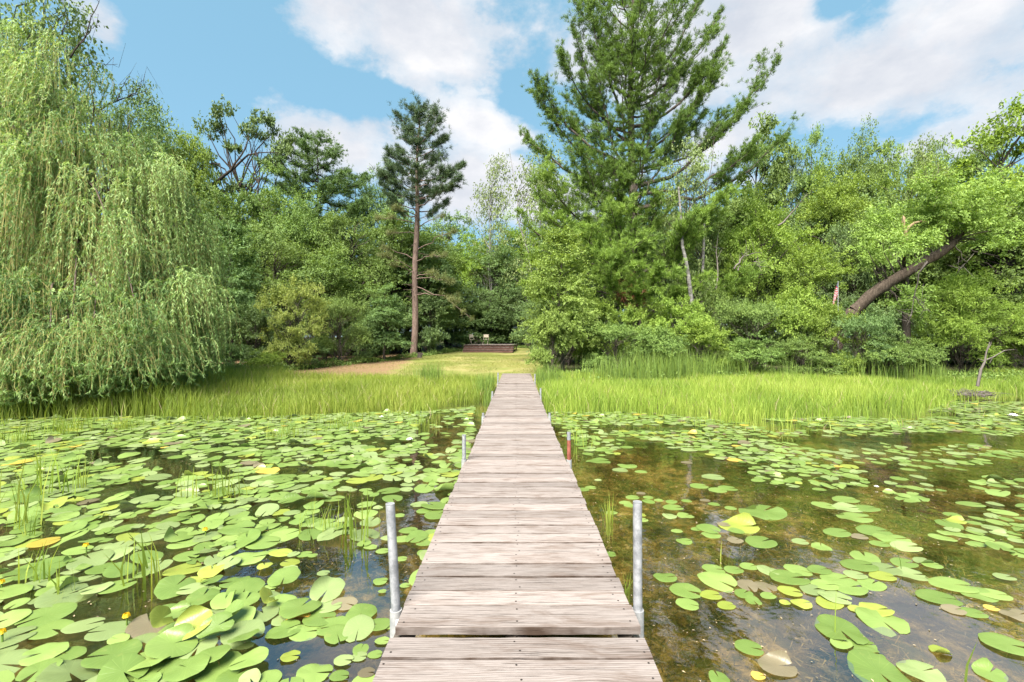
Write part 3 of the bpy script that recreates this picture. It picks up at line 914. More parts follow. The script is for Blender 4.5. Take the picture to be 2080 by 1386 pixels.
def red_pine():
    r = rng_(8)
    d = 32.0
    base = wp(840, 722, d)
    base[2] = float(ground_z(base[0], d))
    root = thing('red_pine', 'tall slender red pine with bare straight trunk and dark tufted crown on the lawn', 'tree', base)
    wood, lf, lf2 = Buf(), Buf(), Buf()
    tip = wp(852, 218, d) - base
    H = tip[2]
    tz = np.linspace(-.3, H, 16)

    def trunk(z):
        return np.array([tip[0] * z / H + .06 * math.sin(z * .8), .1 * math.sin(z * .4), z])
    tube(wood, [trunk(z) for z in tz], np.interp(tz, [-.3, .4, 9, 17.8], [.30, .23, .18, .02]), 12)

    def loc(px, py, dd=d):
        return wp(px, py, dd) - base
    for k in range(46):      # dark crown
        f = k / 45
        z = H * (.565 + .43 * f)
        py = CY - (z + base[2] - HC) * FP / d
        R = np.interp(py, [215, 240, 290, 320, 340, 380, 420, 450], [8, 34, 62, 66, 92, 96, 80, 40]) / FP * d * r.uniform(.4, 1.12)
        a_ = k * 2.4 + r.uniform(-.3, .3)
        p1 = trunk(z) + np.array([math.cos(a_) * R, math.sin(a_) * R * .9, R * .32 + .1])
        pine_branch(wood, lf, r, trunk(z - .25), p1, .12, .02 + R * .012, int(20 + R * 24), 19, .23, .026, .9, start=.36, tint=.45, cone=1.0)
    for (px, py, dd) in [(765, 345, 31), (785, 355, 32), (940, 335, 32), (935, 360, 31), (790, 330, 33)]:
        p1 = loc(px, py, dd)
        pine_branch(wood, lf, r, trunk(p1[2] - 1.2), p1, .1, .05, 70, 24, .30, .032, .7, start=.5, tint=.45, cone=1.0)
    for (z0, px, py, dd, nt) in [(9.3, 765, 445, 31, 46), (9.8, 800, 425, 30.5, 34), (8.6, 790, 475, 31.5, 30), (6.0, 775, 520, 30, 36), (6.6, 905, 520, 30.5, 34), (5.4, 920, 575, 30, 46), (5.8, 800, 540, 31, 26),
                             (4.9, 960, 650, 29, 40), (4.3, 935, 615, 30, 26), (7.4, 930, 470, 31, 30), (9.0, 900, 440, 31, 22), (6.8, 770, 505, 32, 30), (5.6, 890, 560, 31, 30)]:
        p1 = loc(px, py, dd)
        pine_branch(wood, lf2, r, trunk(z0), p1, .02, .04, nt, 14, .26, .022, .5, sag=.07, start=.45, tint=.5, cone=1.1)
    for k in range(18):     # bare snags on the trunk
        z = r.uniform(3.5, 10)
        a_ = r.uniform(0, 6.28)
        ln = r.uniform(.5, 1.8)
        tube(wood, limb_path(trunk(z), trunk(z) + np.array([math.cos(a_) * ln, math.sin(a_) * ln, r.uniform(-.5, .2) * ln]), r, 4, .05, .03), np.linspace(.022, .005, 4), 4, cap=False)
    obj('trunk', wood.mesh('red_pine_trunk', True), M['pinebark'], root)
    obj('crown', lf, M['rpine'], root)
    obj('lower_crown', lf2, M['rpine2'], root, label='thin faded olive boughs below the dark crown')


red_pine()


def cone_tree(name, label, px, top, halfw, d, mat, seed, nb=70, droop=.05, dens=1.0, zlow=.18):
    r = rng_(seed)
    x = (px - CX) / FP * d
    g = float(ground_z(x, d))
    H = HC + (CY - top) / FP * d - g
    R = halfw / FP * d
    root = thing(name, label, 'tree', (x, d, g))
    wood, lf = Buf(), Buf()
    tube(wood, limb_path(np.array([0, 0, -.3]), np.array([0, 0, H]), r, 10, 0, .006), np.linspace(H * .013 + .05, .015, 10), 8)
    for k in range(nb):
        f = (k + .5) / nb
        z = H * (zlow + (1 - zlow) * f ** .9)
        rr = R * (1 - (z / H)) ** .55 * r.uniform(.6, 1.1) * 1.5 + .15
        a_ = k * 2.4 + r.uniform(-.4, .4)
        p1 = np.array([math.cos(a_) * rr, math.sin(a_) * rr, z + rr * r.uniform(-.05, .3)])
        pine_branch(wood, lf, r, np.array([0, 0, z - rr * droop * 2]), p1, .08, .015 + rr * .01, int((26 + rr * 46) * dens), 9, .17, .04, .95, start=.12, tint=.5, cone=1.2)
    obj('trunk', wood.mesh(name + '_trunk', True), M['darkbark'], root)
    obj('crown', lf, M[mat], root)


cone_tree('larch_tree', 'feathery dark larch with a pointed spiky top, rising left of the red pine', 645, 278, 175, 40, 'larch', 71, 100, dens=1.0)
cone_tree('larch_tree', 'small spiky larch top between the big larch and the red pine', 722, 362, 55, 44, 'larch', 72, 34)


# ------------------------------------------------------------------ weeping willow
def willow():
    r = rng_(9)
    base = np.array([-13.6, 15.2, float(ground_z(-13.6, 15.2))])
    root = thing('weeping_willow', 'huge weeping willow with pale green curtains of foliage hanging to the reeds', 'tree', base)
    wood, stem, lf = Buf(), Buf(), Buf()
    lob = np.array([  # world coordinates of the domes the sprays hang from
        (-16.0, 14.7, 7.0, 3.9, 3.6, 4.9), (-11.8, 13.9, 4.9, 2.1, 2.2, 3.3), (-12.9, 13.4, 5.4, 2.3, 2.2, 2.6), (-11.0, 13.7, 3.9, 1.4, 1.9, 3.0),
        (-17.5, 13.2, 5.2, 3.0, 2.6, 3.0)])
    wt = np.array([.36, .19, .15, .14, .16])
    trunk_top = np.array([-14.2, 15.0, 6.5])
    tube(wood, limb_path(base * [1, 1, 0] + [0, 0, base[2] - .3], trunk_top, r, 8, 0, .03) - base, np.linspace(.5, .25, 8), 10)
    # boughs spaced over the domes so that dark gaps stay between the curtains
    pts, tries = [], 0
    while len(pts) < 185 and tries < 20000:
        tries += 1
        k = r.choice(5, p=wt)
        dv = unit(r.normal(size=3))
        dv[2] = abs(dv[2]) * r.uniform(.3, 1.3) if r.random() < .75 else -.45 * abs(dv[2])
        if r.random() < .78:
            dv[1] = -abs(dv[1])
        dv = unit(dv)
        q = lob[k, :3] + dv * lob[k, 3:] * r.uniform(.72, 1.02)
        if all(np.linalg.norm(q - p_) > .70 for p_ in pts):
            pts.append(q)
    S = np.array(pts)
    ns = len(S)
    hang = np.where(r.random(ns) < .45, r.uniform(1.9, 3.6, ns), r.uniform(1.0, 2.0, ns))
    # lower skirt: boughs that arch out over the reeds
    extra = []
    for (px, py, dd, hh) in [(60, 520, 11.6, 2.2), (130, 600, 11.2, 1.9), (30, 600, 10.6, 2.0), (210, 585, 11.4, 1.8), (250, 645, 11.3, 1.2), (300, 640, 11.6, 1.1), (340, 660, 11.8, 1.0), (180, 650, 11.0, 1.4),
                             (100, 650, 10.4, 1.5), (20, 690, 10.2, 1.5), (60, 740, 10.3, 1.0), (290, 690, 11.3, .8), (370, 690, 12.0, .8), (395, 705, 12.2, .7), (230, 700, 10.9, .9), (150, 700, 10.7, 1.0), (-60, 600, 10.5, 2.2), (-90, 700, 10.3, 1.5),
                             (330, 700, 11.5, .8), (260, 740, 11.3, .45), (310, 740, 11.6, .45), (200, 745, 11.2, .5), (0, 560, 11, 2.2), (90, 565, 11.5, 2), (160, 540, 12, 2.2), (380, 730, 12.3, .5), (350, 735, 12, .5),
                             (420, 430, 13, 3.2), (435, 450, 13.3, 3.3), (445, 430, 13.6, 2.6), (410, 560, 12.6, 2.4), (425, 570, 12.9, 2.3), (395, 600, 12.6, 1.9), (300, 500, 12, 2.6), (330, 510, 12.2, 2.8), (215, 430, 11.8, 3), (240, 460, 11.9, 3), (140, 420, 11.6, 3.2),
                             (375, 330, 13, 3), (340, 300, 13, 3), (400, 380, 13.3, 3), (60, 300, 11.6, 3.4), (100, 250, 11.8, 3.6), (20, 330, 11.2, 3.4)]:
        for q in range(3 if py > 540 else 1):
            extra.append((wp(px - (40 if px > 280 else 0) + r.normal(0, 6 if py < 540 else 16), py + r.normal(0, 10), dd + r.normal(0, .4)), hh * r.uniform(.8, 1.2)))
    S = np.concatenate([S, np.array([q[0] for q in extra])])
    hang = np.concatenate([hang, [q[1] for q in extra]])
    ns = len(S)
    cen = np.array([-14.2, 15.0, 5.0])
    ow = unit((S - cen) * [1, 1, .15])
    for k in range(ns):      # boughs from the trunk to the sprays
        a_ = trunk_top + np.array([0, 0, -r.uniform(0, 4.5)])
        if k % 2 == 0:
            tube(wood, limb_path(a_, S[k] - ow[k] * .3, r, 6, .16, .03) - base, np.linspace(.07, .012, 6), 4, cap=False)
        nst = r.integers(30, 46)
        wdt = r.uniform(.15, .32)
        side = unit(np.cross(ow[k], [0, 0, 1.0]))
        st = S[k] + side * r.normal(0, wdt, (nst, 1)) + ow[k] * r.normal(0, wdt * .45, (nst, 1)) + np.array([0, 0, 1]) * r.normal(0, .12, (nst, 1)) - np.array([0, 0, 1]) * (r.random((nst, 1)) ** 3) * hang[k] * .5
        hl = hang[k] * r.uniform(.35, 1.05, nst)
        n = 12
        t = np.linspace(0, 1, n)
        arch = r.uniform(.2, .85, nst)
        dd_ = unit(ow[k] + side * r.normal(0, .55, (nst, 1)))
        path = st[:, None] + dd_[:, None] * (arch[:, None] * (1 - np.exp(-3 * t)))[..., None]
        path[..., 2] += .30 * np.sin(np.minimum(t * 5, math.pi))[None] * arch[:, None] - hl[:, None] * t[None] ** 1.15
        path += np.cumsum(r.normal(0, .012, path.shape), 1)
        path[..., :2] += (.05 * np.sin(t * 4 + k))[None, :, None]
        path[..., 2] = np.maximum(path[..., 2], np.interp(path[..., 0], [-13, -11.2, -9], [.08, .32, .5]) + r.uniform(0, 1, (nst, 1)) ** 1.6 * .75)
        # stems: thin ribbons
        w_ = .0042
        A = path + side * w_
        B = path - side * w_
        V = np.stack([A[:, ::2], B[:, ::2]], 2).reshape(-1, 3) - base
        n2_ = A[:, ::2].shape[1]
        q = (np.arange(nst)[:, None] * n2_ + np.arange(n2_ - 1)[None]).ravel() * 2
        stem.add(V, np.stack([q, q + 1, q + 3, q + 2], -1))
        m = 40
        tt = r.uniform(.0, 1, (nst, m)) ** 1.15
        ki = tt * (n - 1)
        ai = np.minimum(ki.astype(int), n - 2)
        ii = np.arange(nst)[:, None]
        P = path[ii, ai] + (path[ii, ai + 1] - path[ii, ai]) * (ki - ai)[..., None]
        T = unit(path[ii, ai + 1] - path[ii, ai])
        D = (T * .75 + unit(r.normal(size=T.shape)) * .75 + [0, 0, -.35]).reshape(-1, 3)
        P = P.reshape(-1, 3) - base
        kt = r.choice([r.uniform(.05, .4), r.uniform(.4, .95)])
        tint = np.clip(np.repeat(kt + r.uniform(-.15, .15, nst), m) + r.uniform(-.25, .25, nst * m), 0, 1)
        leaves(lf, P, D, unit(rdir(r, len(P)) + [0, -.3, .5]), (0.085 if S[k][2] < 2.6 else .11) * r.uniform(.7, 1.2, len(P)), .022 if S[k][2] < 2.6 else .029, tint, tri=True)
    obj('trunk', wood.mesh('willow_trunk', True), M['brownbark'], root)
    obj('twigs', stem, M['willowstem'], root, kind='stuff')
    obj('crown', lf, M['willow'], root)


willow()


# ------------------------------------------------------------------ trees and shrubs by place
PT = PROT
TREES = [
    # name, proto, cat, label, px, top, halfw, d, mat, bark
    ('leafy_tree', 'airy1', 'tree', 'tall thin-leaved tree with bare twigs sticking out above the willow', 90, -40, 120, 24, 'dark', 'darkbark'),
    ('leafy_tree', 'round1', 'tree', 'dark tree filling the gap behind the willow crown', 30, 60, 150, 27, 'maple', 'darkbark'),
    ('leafy_tree', 'airy0', 'tree', 'loose dark-leaved tree at the willow shoulder with a dead limb pointing to the sky', 250, 165, 75, 27, 'dark', 'darkbark'),
    ('leafy_tree', 'round0', 'tree', 'green crowned tree just behind the lower willow dome', 335, 215, 95, 34, 'maple', 'bark'),
    ('leafy_tree', 'round2', 'tree', 'mid green tree between the willow and the dark oak', 400, 270, 75, 36, 'bright', 'bark'),
    ('oak_tree', 'oak0', 'tree', 'dark open oak with a crooked black limb against the white cloud', 488, 215, 100, 38, 'dark', 'darkbark'),
    ('leafy_tree', 'round3', 'tree', 'rounded green tree below the dark oak', 440, 400, 85, 33, 'maple', 'bark'),
    ('leafy_tree', 'round1', 'tree', 'soft green tree standing between the oak and the larch', 545, 345, 85, 34, 'maple', 'bark'),
    ('leafy_tree', 'round0', 'tree', 'light green tree in front of the larch foot', 610, 395, 80, 32, 'maple', 'bark'),
    ('leafy_tree', 'round2', 'tree', 'green tree between the larch and the red pine trunk', 715, 425, 85, 33, 'maple', 'bark'),
    ('pine_tree', 'round1', 'tree', 'grey-green pine crown just behind the red pine', 775, 345, 70, 42, 'dark', 'darkbark'),
    ('leafy_tree', 'round3', 'tree', 'dense green tree low behind the red pine trunk', 800, 450, 80, 36, 'maple', 'bark'),
    ('shrub_tree', 'up0', 'tree', 'dark blue-green tree whose foliage reaches the ground beside the willow edge', 470, 455, 75, 23, 'bluegreen', 'bark'),
    ('shrub_tree', 'round2', 'tree', 'low spreading tree behind the vine-draped shrub', 560, 480, 90, 26, 'maple', 'bark'),
    ('shrub_tree', 'round0', 'tree', 'full green tree over the brown pine-needle patch', 660, 500, 95, 27, 'maple', 'bark'),
    ('shrub_tree', 'up1', 'tree', 'slim dark young tree just short of the red pine trunk', 782, 578, 52, 27, 'bluegreen', 'bark'),
    ('vine_shrub', 'shrub2', 'shrub', 'pale yellow-green vine-draped shrub at the edge of the left woods', 600, 565, 66, 21.5, 'yellowgreen', 'bark'),
    ('shrub', 'shrub0', 'shrub', 'dark shrub between the willow edge and the vine-draped shrub', 520, 620, 60, 22, 'dark', 'bark'),
    ('shrub', 'shrub3', 'shrub', 'rounded dark shrub at the end of the brown needle patch', 690, 600, 62, 24, 'maple', 'bark'),
    ('shrub', 'shrub1', 'shrub', 'low leafy shrub beside the willow at the reed edge', 465, 700, 50, 19, 'bluegreen', 'bark'),
    ('shrub', 'shrub4', 'shrub', 'low bright weedy bush where reeds meet brown needles', 545, 712, 40, 19, 'bright', 'bark'),
    ('shrub', 'shrub0', 'shrub', 'low dark bush with the reflector stake in front', 625, 690, 55, 22.5, 'dark', 'bark'),
    ('shrub', 'shrub2', 'shrub', 'dark low bush close by the red pine foot', 735, 650, 50, 27, 'dark', 'bark'),
    ('shrub', 'shrub1', 'shrub', 'dark bush right behind the red pine trunk', 868, 600, 60, 35, 'dark', 'bark'),
    ('leafy_tree', 'round1', 'tree', 'green tree behind the faded boughs of the red pine', 880, 480, 75, 44, 'maple', 'bark'),
    ('pine_tree', 'round3', 'tree', 'dark pine-like crown seen past the red pine trunk', 905, 432, 62, 52, 'dark', 'bark'),
    ('leafy_tree', 'round0', 'tree', 'bright tree behind the platform, left of the birch', 955, 470, 70, 50, 'bright', 'bark'),
    ('leafy_tree', 'round2', 'tree', 'tree with arching blue-green boughs over the platform back', 1010, 500, 72, 48, 'bluegreen', 'bark'),
    ('leafy_tree', 'round1', 'tree', 'yellow-green tree below the birches', 1040, 440, 80, 54, 'bright', 'bark'),
    ('birch_tree', 'airy0', 'tree', 'airy pale birch with sky showing through, between the two pines', 998, 325, 58, 48, 'birch', 'birchbark'),
    ('birch_tree', 'airy1', 'tree', 'airy birch touching the white pine left arms', 1095, 300, 75, 44, 'birch', 'birchbark'),
    ('shrub', 'shrub3', 'shrub', 'dark shade bush behind the chairs on the platform', 955, 610, 65, 49, 'dark', 'bark'),
    ('shrub', 'shrub4', 'shrub', 'blue-green shade bush behind the middle of the platform', 1015, 590, 60, 50, 'dark', 'bark'),
    ('shrub', 'shrub2', 'shrub', 'dark bush behind the far corner of the platform', 1070, 580, 60, 46, 'dark', 'bark'),
    # right hand side
    ('young_ash', 'up0', 'tree', 'bright young ash with feathery light green leaves beside the dock end', 1142, 470, 82, 19.0, 'ash', 'bark'),
    ('shrub', 'shrub1', 'shrub', 'bright heart-leaved bush at the foot of the young ash, next to the lawn', 1120, 628, 52, 17.9, 'ash', 'bark'),
    ('shrub', 'shrub0', 'shrub', 'green bush against the far side of the young ash', 1195, 590, 60, 20.5, 'bright', 'bark'),
    ('shrub', 'shrub3', 'shrub', 'broad low bush in front of the rusty dead bough', 1250, 655, 75, 18.6, 'maple', 'bark'),
    ('shrub', 'shrub2', 'shrub', 'leafy bush below the white pine trunk', 1300, 605, 62, 20.5, 'bright', 'bark'),
    ('birch_tree', 'airy1', 'tree', 'slender birch with loose pale leaves in front of the white pine flank', 1395, 290, 62, 22.5, 'birch', 'bark'),
    ('shrub', 'shrub4', 'shrub', 'tall bright bush under the leaning birch trunk', 1375, 590, 70, 19.8, 'bright', 'bark'),
    ('shrub', 'shrub1', 'shrub', 'bush in front of the bright one under the birch', 1340, 665, 60, 17.8, 'maple', 'bark'),
    ('shrub', 'shrub0', 'shrub', 'low round bush behind the tall cattails', 1425, 655, 72, 18.2, 'bright', 'bark'),
    ('shrub', 'shrub2', 'shrub', 'dark-centred bush between the birch and the vine-topped tree', 1455, 590, 65, 21, 'maple', 'bark'),
    ('shrub', 'shrub3', 'shrub', 'wide bush in the middle of the thicket', 1540, 610, 75, 19.6, 'maple', 'bark'),
    ('shrub', 'shrub4', 'shrub', 'low bush along the reed edge below the vine-topped tree', 1520, 680, 66, 17.6, 'maple', 'bark'),
    ('shrub', 'shrub1', 'shrub', 'pale green bush just left of the flag', 1620, 580, 72, 20, 'bright', 'bark'),
    ('shrub', 'shrub0', 'shrub', 'rounded bush under the flag', 1690, 616, 58, 18.4, 'bright', 'bark'),
    ('shrub', 'shrub2', 'shrub', 'low dense bush in front of the flag bush', 1630, 680, 66, 17.8, 'maple', 'bark'),
    ('shrub', 'shrub3', 'shrub', 'bush at the root of the leaning trunk', 1750, 636, 58, 17.6, 'bluegreen', 'bark'),
    ('shrub', 'shrub4', 'shrub', 'low bush right of the leaning trunk root', 1790, 672, 62, 17.4, 'maple', 'bark'),
    ('shrub', 'shrub1', 'shrub', 'low tangled bush between the leaning trunk and the soft willow shrub', 1860, 690, 52, 18.2, 'maple', 'bark'),
    ('willow_shrub', 'fine0', 'shrub', 'big soft light green willow shrub, rounded, near the dead snag', 1955, 545, 98, 19.8, 'bright', 'bark'),
    ('willow_shrub', 'fine0', 'shrub', 'smaller soft willow shrub at the far bend of the shore', 2085, 625, 70, 20.5, 'bright', 'bark'),
    ('vine_tree', 'round0', 'tree', 'vine-covered tree with rounded leafy dome right of the white pine', 1540, 375, 82, 27, 'bright', 'bark'),
    ('vine_tree', 'round1', 'tree', 'flat-topped tree with bright yellow-green vine canopy', 1640, 468, 72, 25, 'bright', 'bark'),
    ('leafy_tree', 'round2', 'tree', 'mid-height green tree behind the birch', 1450, 440, 70, 29, 'maple', 'bark'),
    ('leafy_tree', 'round3', 'tree', 'dark tree with upright shoots beside the lowest white pine arm', 1535, 262, 85, 36, 'maple', 'darkbark'),
    ('leafy_tree', 'up1', 'tree', 'slim pointed treetop right of the lowest white pine arm', 1648, 268, 48, 38, 'maple', 'bark'),
    ('leafy_tree', 'round2', 'tree', 'full green treetop between the slim pointed top and the white pine arm', 1595, 292, 62, 41, 'maple', 'bark'),
    ('leafy_tree', 'round1', 'tree', 'dense rounded treetop just left of the dark round one', 1690, 300, 60, 43, 'maple', 'bark'),
    ('leafy_tree', 'round3', 'tree', 'broad treetop in the back between dark round top and yellowish crown', 1795, 298, 62, 43, 'maple', 'bark'),
    ('leafy_tree', 'round0', 'tree', 'bushy green treetop behind the thin leaning tree', 1885, 300, 72, 42, 'maple', 'bark'),
    ('leafy_tree', 'round2', 'tree', 'rounded treetop behind the large maple at the frame edge', 1970, 275, 80, 40, 'maple', 'bark'),
    ('leafy_tree', 'round0', 'tree', 'round treetop standing above the thicket, dark green', 1740, 262, 68, 40, 'maple', 'bark'),
    ('leafy_tree', 'round1', 'tree', 'bright broad crown below the round treetop', 1690, 345, 85, 33, 'bright', 'bark'),
    ('leafy_tree', 'round2', 'tree', 'yellowish leafy crown behind the splintered stub', 1845, 305, 75, 36, 'bright', 'bark'),
    ('leafy_tree', 'airy0', 'tree', 'thin tree leaning in from the bend, sky through its top', 1905, 280, 60, 30, 'birch', 'bark'),
    ('maple_tree', 'round3', 'tree', 'large maple spreading over the shore at the frame edge', 2030, 215, 120, 24, 'bright', 'bark'),
    ('maple_tree', 'round1', 'tree', 'maple mass behind the leaning trunk tip', 2060, 380, 120, 22.5, 'maple', 'bark'),
    ('leafy_tree', 'round0', 'tree', 'green tree behind the leaning trunk', 1800, 400, 80, 27, 'maple', 'bark'),
    ('leafy_tree', 'round2', 'tree', 'tree at the dark hollow above the flag', 1730, 440, 62, 29, 'dark', 'bark'),
    ('leafy_tree', 'round3', 'tree', 'dense tree behind the soft willow shrub', 1920, 440, 95, 26, 'maple', 'bark'),
    ('leafy_tree', 'round1', 'tree', 'tree behind the white pine lower boughs', 1230, 400, 80, 33, 'dark', 'bark'),
    ('leafy_tree', 'round0', 'tree', 'dark tree behind the white pine trunk', 1340, 420, 80, 32, 'dark', 'bark'),
    ('leafy_tree', 'round2', 'tree', 'tree closing the gap behind the young ash', 1130, 450, 70, 36, 'bright', 'bark'),
    ('leafy_tree', 'round3', 'tree', 'dark tree deep between vine-covered tree and flat-topped tree', 1590, 440, 70, 30, 'dark', 'bark'),
]
for (nm, pr, cat, lab, px, top, hw, d, mt, bk) in TREES:
    place_tree(nm, PT[pr], cat, lab, px, top, hw, d, mt, bk, rot=0.0 if nm == 'oak_tree' else None)

# understorey deep in the woods: the mass that closes the gaps between trunks
rr = rng_(77)
ORDS = 'first second third fourth fifth sixth seventh eighth ninth tenth eleventh twelfth thirteenth fourteenth fifteenth sixteenth seventeenth eighteenth nineteenth twentieth twenty-first twenty-second twenty-third twenty-fourth'.split()
cnt = {}


def nth(key):
    cnt[key] = cnt.get(key, -1) + 1
    return ORDS[cnt[key]]


for k in range(46):
    f = k / 45
    px = -160 + f * 2420 + rr.normal(0, 12)
    d = (56 if 880 < px < 1130 else 40 if px < 880 else 38) + rr.uniform(-3, 3)
    side = 'willow side' if px < 900 else 'behind the platform' if px < 1100 else 'pine side'
    o = place_tree('woodland_tree', PT['round%d' % (k % 4)], 'tree', nth('w' + side) + ' shadowy tree in back row of woods, ' + side + (', counted from the willow' if px < 900 else ', counted toward the snag'), px, (470 if px < 900 else 500 if px < 1100 else 430) + rr.uniform(-30, 30), 75 * (40 / d) + 20, d, 'dark' if k % 3 else 'maple', 'darkbark')
    o['group'] = 'woodland trees deep in the woods, ' + side
for k in range(44):
    f = k / 43
    px = -100 + f * 2280 + rr.normal(0, 12)
    if 880 < px < 1100:
        d = 50 + rr.uniform(-2, 2)
    elif px < 880:
        d = 27 + (px - 500) / 380 * 8 * (px > 500) + rr.uniform(0, 3)
    else:
        d = 24 + rr.uniform(0, 3)
    side = 'willow side' if px < 900 else 'behind the platform' if px < 1100 else 'pine side'
    o = place_tree('undergrowth_bush', PT['shrub%d' % (k % 5)], 'bush', nth('u' + side) + ' dark bush in the shade under the trees, ' + side + (', counted from the willow' if px < 900 else ', counted toward the snag'), px, 628 + rr.uniform(-26, 20), 85, d, 'dark', 'bark')
    o['group'] = 'undergrowth bushes in the shade, ' + side


def dead_limbs():
    """bare grey limbs that stick out of the foliage"""
    r = rng_(3)
    for (lab, d, paths) in [
        ('bare dead limb forking against the blue sky beside the willow shoulder', 26, [[(190, 235), (232, 205), (270, 195), (305, 180)], [(262, 197), (285, 178), (292, 160)], [(240, 204), (245, 180), (262, 158)]]),
        ('bare dark branches crossing the cloud above the willow', 23, [[(140, 120), (170, 80), (190, 30), (205, -10)], [(165, 90), (185, 60), (200, 52)], [(120, 90), (135, 40), (130, 0)], [(150, 135), (190, 130), (240, 132)]]),
        ('crooked black oak limb carrying the dark oak crown', 36.5, [[(430, 380), (470, 345), (510, 312), (570, 310)], [(470, 345), (500, 300), (505, 270)], [(520, 311), (530, 345)]]),
        ('broken grey dead branches low in the thicket', 19.0, [[(1490, 545), (1510, 522), (1545, 512)], [(1500, 550), (1503, 530), (1520, 510)], [(1530, 530), (1548, 548)]]),
        ('grey drooping dead twigs under the leaning trunk', 16.2, [[(1880, 530), (1862, 565), (1855, 610), (1845, 660)], [(1858, 600), (1875, 625), (1868, 650)], [(1940, 500), (1960, 530), (1945, 560)], [(1852, 640), (1840, 655)]]),
        ('pale dead stem standing in the thicket right of the birch', 21.5, [[(1455, 590), (1460, 540), (1453, 510), (1460, 470)]]),
        ('thin fallen branch slanting beside the flat-topped tree', 23, [[(1580, 460), (1610, 430), (1640, 395)]]),
    ]:
        P0 = wp(*paths[0][0], d)
        b = Buf()
        for i, pp in enumerate(paths):
            P = np.array([wp(px, py, d + .25 * k_) for k_, (px, py) in enumerate(pp)]) - P0
            t = np.linspace(0, 1, len(P))
            tt = np.linspace(0, 1, 9)
            Q = np.stack([np.interp(tt, t, P[:, q]) for q in range(3)], -1) + r.normal(0, .03, (9, 3))
            s = d / 24
            tube(b, Q, np.linspace(.05 if i == 0 else .03, .008, 9) * s * (1.9 if 'oak' in lab else 1), 5)
            for q in range(5):
                k_ = r.integers(2, 8)
                tube(b, [Q[k_], Q[k_] + r.normal(0, .25, 3) * s + [0, 0, .15], Q[k_] + r.normal(0, .4, 3) * s + [0, 0, .4]], [.014 * s, .009 * s, .004], 3, cap=False)
        obj('dead_branch', b.mesh('dead_branch', True), M['darkbark'] if d > 22.9 and 'fallen' not in lab else M['deadwood'], None, P0, label=lab, category='branch')


dead_limbs()


